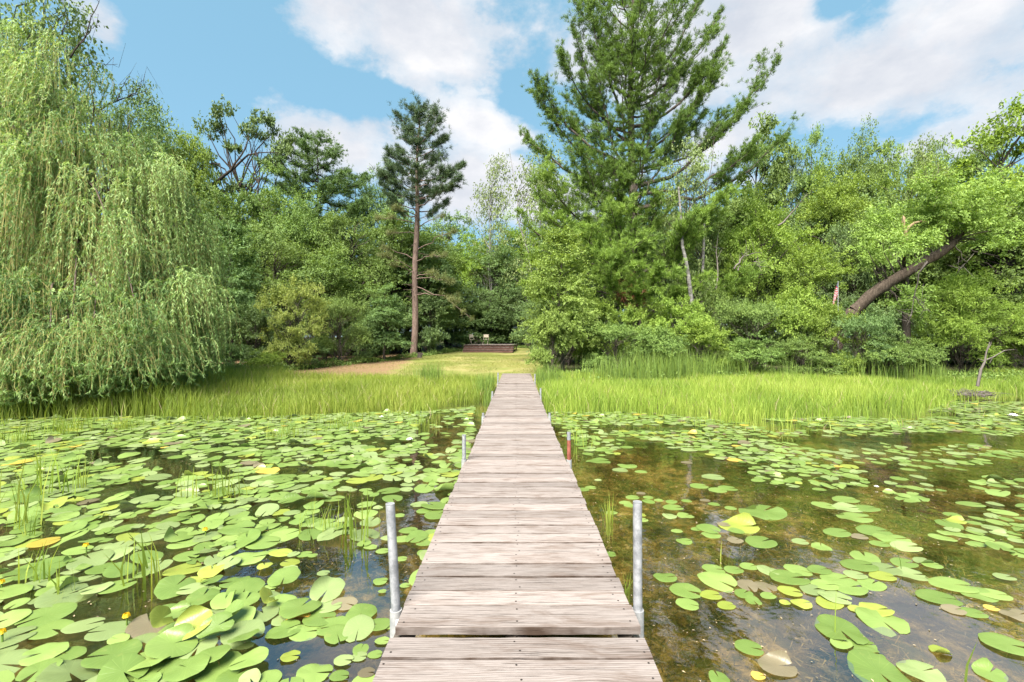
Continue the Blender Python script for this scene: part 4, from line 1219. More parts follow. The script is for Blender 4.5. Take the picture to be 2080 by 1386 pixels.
def leaning_tree():
    r = rng_(12)
    d0, d1 = 20.0, 18.8
    base = wp(1735, 632, d0)
    root = thing('leaning_tree', 'storm-broken tree whose thick furrowed trunk leans steeply out of the thicket', 'tree', base)
    pts = [(1735, 632, d0), (1765, 603, 19.8), (1800, 578, 19.6), (1845, 550, 19.4), (1890, 525, 19.1), (1925, 503, 18.9), (1942, 488, d1)]
    P = np.array([wp(*q) for q in pts]) - base
    t = np.linspace(0, 1, len(P))
    tt = np.linspace(0, 1, 18)
    Q = np.stack([np.interp(tt, t, P[:, q]) for q in range(3)], -1) + r.normal(0, .02, (18, 3))
    wood = Buf()
    tube(wood, Q, np.interp(tt, [0, .5, .9, 1], [.22, .20, .15, .10]) * (1 + .07 * r.normal(size=18)), 18)
    v_ = wood.v[0]
    wood.v[0] = v_ + r.normal(0, .011, v_.shape)
    low = np.array([[-1.0, .5, -base[2] + .2], [-.5, .25, -1.0], Q[0]])
    tube(wood, low, [.34, .31, .27], 12)
    tube(wood, limb_path(Q[-1], wp(1990, 440, 18.8) - base, r, 6), np.linspace(.09, .02, 6), 6)
    tube(wood, limb_path(Q[-2], wp(1900, 380, 19.2) - base, r, 6), np.linspace(.07, .02, 6), 6)
    obj('trunk', wood.mesh('leaning_trunk', True), M['brownbark'], root)
    lf = Buf()
    cl = [(1750, 500), (1770, 520), (1800, 480), (1830, 490), (1790, 540), (1860, 470), (1900, 450), (1940, 440), (1980, 470), (2020, 440), (2060, 470), (1990, 410), (2030, 400),
          (1810, 450), (1850, 500), (1775, 485), (2070, 420), (1880, 420), (1930, 400), (2000, 500), (2050, 510), (1870, 490), (1785, 460), (1765, 540), (1935, 455), (1955, 440), (1975, 425), (1915, 435), (1960, 470), (1990, 455), (1900, 470), (1870, 440), (1880, 395), (1910, 385), (2000, 380), (1842, 512), (1818, 500), (1858, 500), (1840, 606), (1836, 630), (1846, 646)]
    for (px, py) in cl:
        c = wp(px + r.normal(0, 8), py - 12, (18.3 if py in (606, 630, 646) else 17.4 if py in (512,) or (py == 500 and px in (1818, 1858)) else 18.0 if px > 1895 or py < 445 else 20.4) + r.normal(0, .4)) - base
        n = 520
        ntw = 12
        TW = unit(r.normal(size=(ntw, 3)) * [1, 1, .55] + [0, -.1, .1])
        k = r.integers(0, ntw, n)
        tp = r.uniform(.05, 1, n)
        Pn = c + TW[k] * tp[:, None] * .78 + r.normal(0, .06, (n, 3))
        leaves(lf, Pn, TW[k] * .6 + rdir(r, n) * .8 + [0, 0, -.35], unit(rdir(r, n) * .7 + [0, -.3, .7]), .13 * r.uniform(.7, 1.2, n), .055, np.clip(r.uniform(.15, .75) + r.uniform(-.3, .3, n), 0, 1))
        s_ = Q[np.argmin(np.linalg.norm(Q - c, axis=1))]
    obj('crown', lf, M['ash'], root)
    b = Buf()
    for k, (px, py) in enumerate(cl):
        c = wp(px, py, 19.2) - base
        s_ = Q[np.argmin(np.linalg.norm(Q - c, axis=1))]
        tube(b, limb_path(s_, c, r, 5, .1), np.linspace(.028, .008, 5), 4, cap=False)
    obj('branches', b, M['bark'], root, kind='stuff')
    # splintered stub above
    sb = wp(1838, 478, 18.0)
    b = Buf()
    P = np.array([wp(1838, 480, 18.0), wp(1836, 460, 18.0), wp(1835, 445, 18.0), wp(1833, 438, 18.0)]) - sb
    tube(b, P + r.normal(0, .015, P.shape), [.06, .04, .05, .008], 7)
    for q in range(7):
        p_ = P[1] + r.normal(0, .03, 3)
        tube(b, [p_, p_ + [r.normal(0, .05), r.normal(0, .05), r.uniform(.15, .38)]], [.014, .002], 4, cap=False)
    P = np.array([wp(1838, 475, 18.0), wp(1845, 462, 17.95), wp(1857, 453, 17.9), wp(1872, 450, 17.9), wp(1885, 451, 17.9)]) - sb
    tube(b, P, [.05, .055, .05, .035, .006], 7)
    tube(b, [(0, 0, 0.02), (.02, .02, -.35)], [.085, .095], 8)
    root = thing('snapped_tree', 'pale freshly splintered top of a snapped trunk above the leaning tree', 'broken tree', sb)
    obj('splinter', b.mesh('splinter', True), M['splinter'], root)
    b = Buf()
    Q2 = np.array([wp(1838, 484, 18.2), wp(1838, 515, 19.1), wp(1838, 560, 20.4), wp(1840, 640, 20.8), wp(1842, 725, 21.0)]) - sb
    tube(b, Q2, [.093, .11, .13, .15, .17], 9)
    obj('trunk', b.mesh('snapped_trunk', True), M['bark'], root)


leaning_tree()


def birch_stem():
    b = Buf()
    P0 = wp(1398, 560, 20.6)
    pts = [(1408, 640), (1398, 560), (1393, 530), (1386, 500), (1384, 470), (1382, 430), (1378, 380)]
    Q = np.array([wp(px, py, 20.6) for px, py in pts]) - P0
    tube(b, Q, np.linspace(.10, .04, 7), 8)
    tube(b, limb_path(Q[4], Q[4] + [.5, -.1, 1.3], rng_(2), 5), np.linspace(.03, .01, 5), 5)
    root = thing('bare_birch', 'bare white birch trunk leaning between the white pine boughs and the bright bush', 'birch tree', P0)
    obj('trunk', b.mesh('birch_trunk', True), M['birchbark'], root)
    b = Buf()
    P0 = wp(1428, 520, 21.6)
    Q = np.array([wp(px, py, 21.6) for px, py in [(1427, 560), (1429, 500), (1430, 455)]]) - P0
    tube(b, Q, [.07, .06, .05], 7)
    root = thing('bare_birch', 'short stretch of pale straight birch trunk beside the leaning white one', 'birch tree', P0)
    obj('trunk', b.mesh('birch_trunk', True), M['birchbark'], root)


birch_stem()


def snag():
    P0 = wp(1990, 795, 13.6)
    P0[2] = .02
    root = thing('dead_snag', 'bare dead sapling standing on a root clump at the water edge', 'dead sapling', P0)
    r = rng_(4)
    b = Buf()
    d = 13.6
    def pp(*l):
        return np.array([wp(px, py, d) for px, py in l]) - P0
    for pts, r0 in [([(1985, 785), (1992, 750), (2000, 735), (2003, 715), (2010, 695)], .045), ([(2001, 732), (2018, 725), (2040, 712), (2060, 710)], .02), ([(2001, 735), (1985, 728)], .014), ([(2015, 727), (2010, 738)], .012), ([(2005, 712), (2012, 700), (2014, 694)], .012)]:
        tube(b, pp(*pts), np.linspace(r0, r0 * .3, len(pts)), 6)
    obj('stem', b.mesh('snag_stem', True), M['deadwood'], root)
    b = Buf()
    for k in range(70):
        a_ = r.uniform(0, 6.28)
        c = r.normal(0, [.28, .16, .04], 3) + [-.35, 0, .1]
        tube(b, [c, c + [r.normal(0, .25), r.normal(0, .15), r.uniform(-.05, .1)], c + [r.normal(0, .45), r.normal(0, .2), -.06]], [.012, .01, .004], 3, cap=False)
    obj('root_clump', b, M['deadwood'], root, kind='stuff')


snag()


# ------------------------------------------------------------------ grass, reeds, cattails
def blades(buf, r, X, Y, Z, h, wd, lean, tint, segs=2):
    n = len(X)
    a_ = r.uniform(0, 6.28, n)
    ld = np.stack([np.cos(a_), np.sin(a_), np.zeros(n)], -1) * (lean * h)[:, None]
    b0 = np.stack([X, Y, Z], -1)
    s_ = r.uniform(0, 3.14, n)
    side = np.stack([np.cos(s_), np.sin(s_), np.zeros(n)], -1) * wd[:, None] * .5
    up = np.array([0, 0, 1.0])
    if segs == 1:
        V = np.stack([b0 - side, b0 + side, b0 + ld + up * h[:, None]], 1)
        F = np.arange(n * 3).reshape(n, 3)
        buf.add(V.reshape(-1, 3), F, np.repeat(tint, 3))
        return
    m = b0 + ld * .3 + up * (h * .55)[:, None]
    tip = b0 + ld + up * (h * (1 - .25 * lean))[:, None]
    V = np.stack([b0 - side, b0 + side, m + side * .8, m - side * .8, tip], 1).reshape(-1, 3)
    k = np.arange(n) * 5
    base = buf.n
    buf.add(V, np.stack([k, k + 1, k + 2, k + 3], -1), np.repeat(tint, 5))
    buf.f.append(np.stack([k + 3, k + 2, k + 4], -1) + base)
    buf.m.append(np.zeros(n, int))


def reeds():
    r = rng_(21)
    for side, (x0, x1) in (('reeds', (-24, -.72)), ('reeds', (.70, 27))):
        n = 150000
        X = r.uniform(x0, x1, n)
        s = r.uniform(-1.3, 8.2, n)
        Y = shore(X) + s
        keep = vnoise(X, Y, 2.2, 4) * .6 + .55 > r.random(n)
        edge = sstep(-.5, .5, s - .9 * (vnoise(X, Y, 1.4, 8) - .35))
        keep &= (edge + .035 * (s < .6)) > r.random(n)
        # lawn side limit
        back = np.where(X < 0, 17.4 + .5 * np.sin(X), 17.5)
        back = np.where(X < -.7, np.interp(X, [-24, -11, -8, -.7], [20, 18.6, 17.0, 16.6]), np.interp(X, [.7, 4, 12, 27], [17.4, 17.2, 18, 22]))
        keep &= Y < back + .6 * vnoise(X, Y, 1.3, 9)
        gap = (X < 0) & (X > -1.9) & (Y < 12.6 + (X + .7) * .8)
        keep &= ~gap
        # in view only, with a margin
        keep &= np.abs(X) < 1.28 * Y + 1.0
        X, Y, s = X[keep], Y[keep], s[keep]
        Z = ground_z(X, Y) - .03
        n = len(X)
        hh = (0.24 + .34 * vnoise(X, Y, .8, 6)) * r.uniform(.5, 1.25, n) * np.interp(Y, [9, 11, 14, 17, 20], [1.0, 1.05, .85, .62, .6]) * (1 + .35 * sstep(-6, -9, X)) + .07
        tint = np.clip(.02 + .7 * vnoise(X, Y, .55, 12) + .45 * vnoise(X, Y, 2.5, 13) + r.uniform(-.35, .3, n) - .1 * sstep(14, 18, Y) - .12 * sstep(-6.5, -10, X), 0, 1)
        b = Buf()
        blades(b, r, X, Y, Z, hh, r.uniform(.007, .013, n) * 1.35, r.uniform(.05, .5, n) ** 1.2, tint)
        obj('reed_grass', b, M['reed'], kind='stuff', label='bright yellow-green reed grass ' + ('between the willow and the dock' if x0 < 0 else 'along the shore on the pine side of the dock'), category='grass')
        # sparse dry stalks and seed heads
        k = r.random(n) < .03
        b = Buf()
        blades(b, r, X[k], Y[k], Z[k], hh[k] * 1.12, np.full(k.sum(), .012), r.uniform(.1, .7, k.sum()), r.random(k.sum()))
        obj('dry_grass', b, M['dry'], kind='stuff')
    # cattails: taller, bluer
    b = Buf()
    for (px, d, w_, n, h) in [(1240, 16.5, .9, 260, 1.0), (1300, 16.2, .9, 300, 1.15), (1370, 16.5, .9, 380, 1.35), (1340, 17, 1.2, 300, 1.2), (1430, 17, 1.1, 260, 1.1), (1480, 17.2, 1.0, 180, 1.15), (1110, 16.0, .5, 220, .8), (1090, 15.2, .25, 120, .75),
                              (1600, 17, 1.2, 160, .95), (1790, 17, 1.4, 200, 1.15), (1850, 17.3, 1.0, 120, 1.1), (870, 16.6, .5, 200, .8), (880, 16.2, .25, 110, .85), (980, 13.5, .2, 150, .75), (995, 14.5, .15, 90, .7), (992, 12.6, .15, 70, .55), (60, 11.2, .9, 260, .85), (180, 11.6, .9, 240, .8), (10, 10.3, .6, 220, .8), (280, 12.2, .9, 200, .7), (90, 10.5, .7, 160, .7), (1900, 17.5, 1, 120, .9), (470, 17.5, 1.2, 160, .75), (550, 17.6, 1.0, 120, .6)]:
        X = (px - CX) / FP * d + r.normal(0, w_ * .6, n)
        Y = d + r.normal(0, .35, n)
        X = np.where((X > -.7) & (X < .7), np.sign(px - 1049) * (.72 + .2 * r.random(n)), X)
        blades(b, r, X, Y, ground_z(X, Y) - .03, h * r.uniform(.6, 1.15, n), np.full(n, .016), r.uniform(.02, .28, n), r.random(n))
    obj('cattails', b, M['cattail'], kind='stuff', label='taller blue-green cattail blades standing in the reed grass', category='cattails')
    # lawn blades
    n = 62000
    X = r.uniform(-12, 2.5, n)
    Y = r.uniform(15.8, 34, n)
    keep = (vnoise(X, Y, .9, 15) > .30) & ~((X < -6.2 - (Y - 30) * .1) & (r.random(n) < .8)) & (np.abs(X) > (.62 * (Y < 19.2)))
    X, Y = X[keep], Y[keep]
    b = Buf()
    blades(b, r, X, Y, ground_z(X, Y) - .01, r.uniform(.03, .075, len(X)), np.full(len(X), .02), r.uniform(.2, .9, len(X)), np.clip(vnoise(X, Y, .7, 16) + r.uniform(-.3, .3, len(X)), 0, 1), 1)
    obj('lawn_grass', b, M['lawngrass'], kind='stuff')
    # weeds and ferns at the feet of the woods
    b = Buf()
    n = 46000
    X = r.uniform(-22, 22, n)
    Y = np.where(X < 0, np.interp(X, [-22, -12, -10.5, -8, -6, -4, 0], [18, 18.6, 20.5, 27, 34, 44, 47]), np.interp(X, [0, 1.2, 1.5, 2.5, 22], [47, 46, 17.8, 17.2, 19])) + r.normal(0, .7, n)
    Z = ground_z(X, Y)
    P = np.stack([X, Y, Z + r.uniform(0, .45, n) * vnoise(X, Y, 1.2, 18)], -1)
    leaves(b, P, rdir(r, n) + [0, 0, .3], unit(rdir(r, n) * .6 + [0, 0, .8]), r.uniform(.08, .16, n), .06, r.random(n))
    obj('undergrowth', b, M['maple'], kind='stuff')


reeds()

# grass tufts that stand out of the open water
TUFTS = [
    (35, 1068, 17, .62, .014, 'tall loose tuft at the edge of the view on the willow side'),
    (92, 1010, 16, .60, .015, 'dense upright tuft third out from the frame edge in the pad bed'),
    (150, 997, 12, .42, .012, 'short V-shaped tuft beside the dense upright one'),
    (52, 1092, 9, .30, .010, 'low tuft in front of the tall loose tuft'),
    (372, 1012, 8, .36, .010, 'sparse thin tuft in the middle of the willow-side pads'),
    (432, 1012, 16, .42, .013, 'fan of straight blades in the middle of the pad bed'),
    (480, 1010, 10, .36, .011, 'smaller fan just toward the dock from the straight fan'),
    (655, 1075, 26, .30, .007, 'wispy thin tuft beside the broad-bladed one'),
    (728, 1092, 17, .40, .017, 'broad-bladed tuft standing in open water near the dock post'),
    (290, 1175, 15, .36, .016, 'thick bright tuft nearest the yellow pond flowers'),
    (133, 1212, 6, .24, .011, 'three-bladed sprig among the nearest willow-side pads'),
    (62, 1185, 9, .30, .012, 'slanting sprig behind the nearest willow-side pads'),
    (575, 890, 80, .28, .009, 'pale patch of short blades at the far edge of the pad bed'),
    (30, 900, 90, .34, .010, 'thin grass patch by the willow skirt at the frame edge'),
    (130, 878, 110, .32, .010, 'thin grass patch just in front of the reeds below the willow'),
    (250, 872, 80, .28, .010, 'thin grass patch at the reed front right of the willow one'),
    (700, 872, 90, .28, .010, 'thin grass patch at the reed front toward the dock'),
    (860, 868, 70, .26, .010, 'thin grass patch at the reed front nearest to the dock'),
    (1237, 1062, 16, .24, .011, 'bushy little tuft close against the dock on the pine side'),
    (1172, 905, 14, .38, .012, 'upright stand of blades beyond the rusty post'),
    (1197, 910, 6, .22, .010, 'thin sprig just outside the stand beyond the rusty post'),
    (1474, 1142, 6, .15, .010, 'bent pair of blades behind the pine-side pad cluster'),
    (1957, 1386, 1, .36, .013, 'single broad blade at the bottom edge of the view'),
    (1272, 1205, 9, .14, .008, 'tiny tuft squeezed between dock and near pine-side post'),
    (1695, 1290, 1, .30, .006, 'thin brown stem by the two-lobed large pad'),
    (1840, 1160, 1, .22, .007, 'lone thin stem among the outer pine-side pads'),
]
r = rng_(31)
for (px, py, n, h, wd, lab) in TUFTS:
    d = HC * FP / (py - CY)
    P0 = wp(px, py, d)
    P0[2] = 0
    b = Buf()
    sp = .05 + .012 * n * (h / .5)
    if 'patch' in lab:
        sp = .42
    if px in (1237, 1272):
        P0[0] = max(P0[0], .74 if px == 1237 else .70)
        sp = .05
    X, Y = r.normal(0, sp * .45, n), r.normal(0, sp * .3, n)
    blades(b, r, X, Y, np.full(n, -.12), (h + .16) * r.uniform(.65, 1.1, n), np.full(n, wd) * r.uniform(.8, 1.25, n), r.uniform(.03, .32, n), r.random(n))
    o = obj('grass_patch' if 'patch' in lab else 'grass_tuft', b, M['reed'], None, P0, label=lab, category='water grass', group='grass tufts rising from the water')
    if 'patch' in lab:
        o['kind'] = 'stuff'


# ------------------------------------------------------------------ lily pads
def pad_mesh(i, style, ns=22, rings=(.35, .72, .94, 1.0)):
    r = rng_(500 + i)
    notch = r.uniform(.05, .20)
    th = np.linspace(notch, 2 * math.pi - notch, ns)
    asp = r.uniform(.78, .92)
    # rounded lobes either side of the sinus
    R = 1 - .10 * np.exp(-((th - notch) / .22) ** 2) - .10 * np.exp(-((2 * math.pi - notch - th) / .22) ** 2)
    R *= 1 + .03 * np.sin(3 * th + r.uniform(0, 6)) + .02 * np.sin(7 * th + r.uniform(0, 6))
    ph, ph2 = r.uniform(0, 6), r.uniform(0, 6)
    amp = {'flat': .014, 'wavy': .06, 'curled': .04}[style]
    V = [(.06, 0, .01)]
    for q in rings:
        for k in range(ns):
            x, y = math.cos(th[k]) * R[k] * q, math.sin(th[k]) * R[k] * q * asp
            z = amp * q * q * (math.sin(2 * th[k] + ph) + .5 * math.sin(5 * th[k] + ph2)) - .012 * (q > .98) + .012
            if style == 'curled':
                c = max(0, (x * math.cos(ph) + y * math.sin(ph)) - .35)
                z += c * c * 1.9
                x -= math.cos(ph) * c * c * .9
                y -= math.sin(ph) * c * c * .9
            V.append((x, y, z))
    F3 = [(0, 1 + k, 2 + k) for k in range(ns - 1)]
    F4 = []
    for q in range(len(rings) - 1):
        for k in range(ns - 1):
            a_ = 1 + q * ns + k
            F4.append((a_, a_ + ns, a_ + ns + 1, a_ + 1))
    return np.array(V, float), np.array(F3), np.array(F4)


STY = ['flat'] * 8 + ['wavy'] * 5 + ['curled'] * 3
PADG = [pad_mesh(i, s) for i, s in enumerate(STY)]
PADL = [pad_mesh(i, s, 14, [.6, 1.0]) for i, s in enumerate(STY)]
PADME = []
for i, (V, F3, F4) in enumerate(PADG):
    b = Buf()
    b.add(V, F3)
    b.f.append(F4)
    b.m.append(np.zeros(len(F4), int))
    me = b.mesh('lily_pad', True)
    me.materials.append(PADM['bright green'])
    PADME.append(me)

# explicit pads of the open side: px, py, width px, tint, style
HERO = [
    (1548, 1040, 92, 'bright green', 8, 30), (1500, 1070, 72, 'yellow green', 13, -10), (1545, 1102, 56, 'bright green', 0, 20), (1352, 1175, 44, 'bright green', 8, 0), (1393, 1202, 58, 'bright green', 1, -30),
    (1397, 1228, 42, 'bright green', 2, -20), (1444, 1210, 40, 'yellow green', 3, 0), (1475, 1231, 34, 'yellow green', 4, 10), (1457, 1182, 70, 'bright green', 9, -50), (1450, 1157, 42, 'bright green', 5, 0), (1490, 1160, 36, 'bright green', 6, 10),
    (1521, 1152, 36, 'bright green', 7, 20), (1560, 1160, 42, 'pale green', 10, -80), (1603, 1176, 70, 'bright green', 1, 0), (1622, 1160, 48, 'bright green', 2, -30), (1664, 1160, 42, 'bright green', 3, 10), (1517, 1192, 42, 'purplish brown', 11, -90),
    (1555, 1193, 40, 'purplish brown', 9, -80), (1510, 1208, 34, 'bright green', 0, 30), (1560, 1213, 30, 'bright green', 4, 15), (1530, 1223, 33, 'bright green', 8, -90), (1605, 1203, 42, 'yellow green', 5, -10), (1594, 1226, 20, 'yellow green', 6, 0),
    (1628, 1228, 36, 'yellow green', 12, 0), (1674, 1190, 48, 'bright green', 7, 0), (1650, 1200, 44, 'pale green', 1, 10), (1695, 1215, 56, 'pale green', 10, -40), (1684, 1225, 50, 'yellow green', 2, 30), (1706, 1282, 96, 'bright green', 8, -100), (1791, 1262, 84, 'bright green', 9, -90),
    (1780, 1240, 56, 'yellow green', 11, 0), (1739, 1238, 30, 'yellow green', 3, 10), (1708, 1309, 42, 'bright green', 4, 30), (1752, 1311, 46, 'bright green', 12, -10), (1766, 1330, 50, 'bright green', 5, 0), (1522, 1318, 50, 'bright green', 0, -20),
    (1578, 1356, 68, 'purplish brown', 13, 0), (1540, 1375, 26, 'golden', 11, 0), (1460, 1380, 42, 'bright green', 10, 90), (1785, 1368, 112, 'bright green', 8, -90), (1870, 1365, 74, 'pale green', 12, 10), (2048, 1312, 84, 'bright green', 1, -20),
    (1745, 1150, 62, 'bright green', 2, 0), (1795, 1157, 60, 'pale green', 3, 10), (1792, 1172, 44, 'yellow green', 4, -10), (1737, 1170, 40, 'pale green', 6, 0), (1700, 1178, 60, 'bright green', 7, 10), (1725, 1195, 60, 'bright green', 5, 0), (1770, 1188, 48, 'bright green', 0, 30),
    (1836, 1146, 44, 'bright green', 1, 0), (1875, 1142, 36, 'pale green', 15, 20), (1893, 1150, 34, 'bright green', 2, 0), (1850, 1168, 56, 'pale green', 9, 0), (1935, 1190, 74, 'bright green', 3, -10), (1985, 1208, 62, 'bright green', 10, 0), (1905, 1215, 70, 'bright green', 4, -10), (1937, 1240, 38, 'purplish brown', 5, 0),
    (1975, 1246, 44, 'bright green', 6, -15), (2020, 1210, 50, 'bright green', 7, -10), (2068, 1250, 60, 'purplish brown', 8, 10), (2013, 1237, 24, 'golden', 0, 0), (2040, 1174, 34, 'pale green', 1, 0), (1910, 1325, 34, 'yellow green', 14, -20), (2010, 1368, 58, 'bright green', 13, 30),
    (1700, 1083, 46, 'bright green', 2, 0), (1625, 1102, 30, 'pale green', 3, 0), (1717, 1016, 46, 'bright green', 4, 0), (1675, 1028, 44, 'bright green', 5, 0), (1720, 1033, 50, 'pale green', 9, 0), (1735, 1052, 60, 'bright green', 10, -10), (1760, 1034, 44, 'bright green', 6, 0),
    (1775, 1080, 60, 'bright green', 7, 0), (1812, 1095, 60, 'bright green', 8, -10), (1840, 1112, 50, 'pale green', 1, -10), (1786, 1106, 34, 'bright green', 2, 0), (1745, 1091, 30, 'purplish brown', 3, 0),
    (1215, 938, 46, 'bright green', 9, 0), (1275, 947, 38, 'bright green', 8, 0), (1260, 956, 30, 'pale green', 3, 0), (1302, 959, 24, 'bright green', 4, 0), (1420, 989, 34, 'bright green', 0, 0), (1478, 993, 36, 'bright green', 1, 0), (1458, 997, 34, 'bright green', 2, 0), (1244, 913, 20, 'pale green', 5, 0),
    (1400, 915, 32, 'pale green', 6, 0), (1448, 970, 42, 'pale green', 7, 0), (1285, 1012, 26, 'bright green', 0, 0), (1270, 1022, 24, 'bright green', 4, 0), (1317, 1012, 20, 'bright green', 2, 0), (1338, 1017, 18, 'bright green', 3, 0), (1302, 1004, 18, 'purplish brown', 4, 0), (1395, 1019, 20, 'bright green', 5, 0), (1242, 1043, 24, 'bright green', 6, 20), (1305, 1058, 22, 'bright green', 0, 20),
    (1303, 1047, 18, 'yellow green', 1, 0), (1375, 1081, 22, 'bright green', 2, 0), (1390, 1100, 30, 'bright green', 12, 0), (1415, 1076, 22, 'bright green', 4, 0), (1445, 1089, 36, 'bright green', 8, 0), (1240, 1128, 22, 'bright green', 5, 0), (1432, 1017, 20, 'purplish brown', 4, 0), (1450, 1025, 22, 'bright green', 7, 0), (1484, 1033, 22, 'bright green', 0, 0), (1470, 1067, 24, 'purplish brown', 1, 0),
    (1395, 940, 22, 'purplish brown', 3, 0), (1200, 992, 22, 'bright green', 1, 0), (1185, 996, 24, 'bright green', 2, 10), (1215, 976, 14, 'pale green', 3, 0),
    # willow side, in the clear water next to the near post and bottom edge
    (640, 1368, 66, 'bright green', 8, 0), (676, 1274, 62, 'bright green', 9, 200), (700, 1246, 0, 'bright green', 0, 0), (735, 1247, 60, 'bright green', 9, -90), (769, 1272, 46, 'bright green', 1, 180), (793, 1272, 26, 'bright green', 2, 0), (777, 1304, 28, 'bright green', 3, 0), (733, 1320, 36, 'bright green', 4, 90), (698, 1345, 36, 'pale green', 5, 0),
    (690, 1376, 36, 'bright green', 6, 0), (762, 1330, 28, 'bright green', 7, 0), (730, 1335, 30, 'pale green', 0, 0), (745, 1370, 32, 'purplish brown', 1, 0), (773, 1183, 28, 'bright green', 12, 0), (777, 1204, 16, 'bright green', 3, 0), (753, 1113, 26, 'bright green', 4, 0), (657, 1167, 24, 'pale green', 5, 0), (658, 1177, 18, 'bright green', 6, 0),
    (618, 1128, 30, 'bright green', 7, 10), (636, 1131, 18, 'bright green', 0, 0), (590, 1336, 36, 'yellow green', 10, 0), (650, 1258, 60, 'bright green', 1, 0), (668, 1235, 50, 'pale green', 2, 10), (700, 1228, 50, 'purplish brown', 3, -20), (620, 1285, 60, 'bright green', 8, 10), (578, 1283, 62, 'bright green', 9, 30), (685, 1290, 60, 'bright green', 4, -60), (607, 1232, 0, 'golden', 14, 0),
    (508, 1135, 68, 'bright green', 8, 10), (535, 1104, 60, 'bright green', 0, 10), (555, 1122, 22, 'bright green', 1, 0), (476, 1182, 52, 'bright green', 8, -150), (818, 1097, 34, 'bright green', 2, 0), (830, 1080, 36, 'bright green', 3, 0), (811, 1048, 22, 'bright green', 4, 0), (876, 1083, 30, 'bright green', 5, 0), (862, 1040, 30, 'bright green', 6, 0), (815, 1137, 24, 'bright green', 7, 0), (790, 1095, 30, 'pale green', 7, 0), (778, 1120, 26, 'bright green', 0, 0), (823, 1192, 20, 'bright green', 1, 0),
]


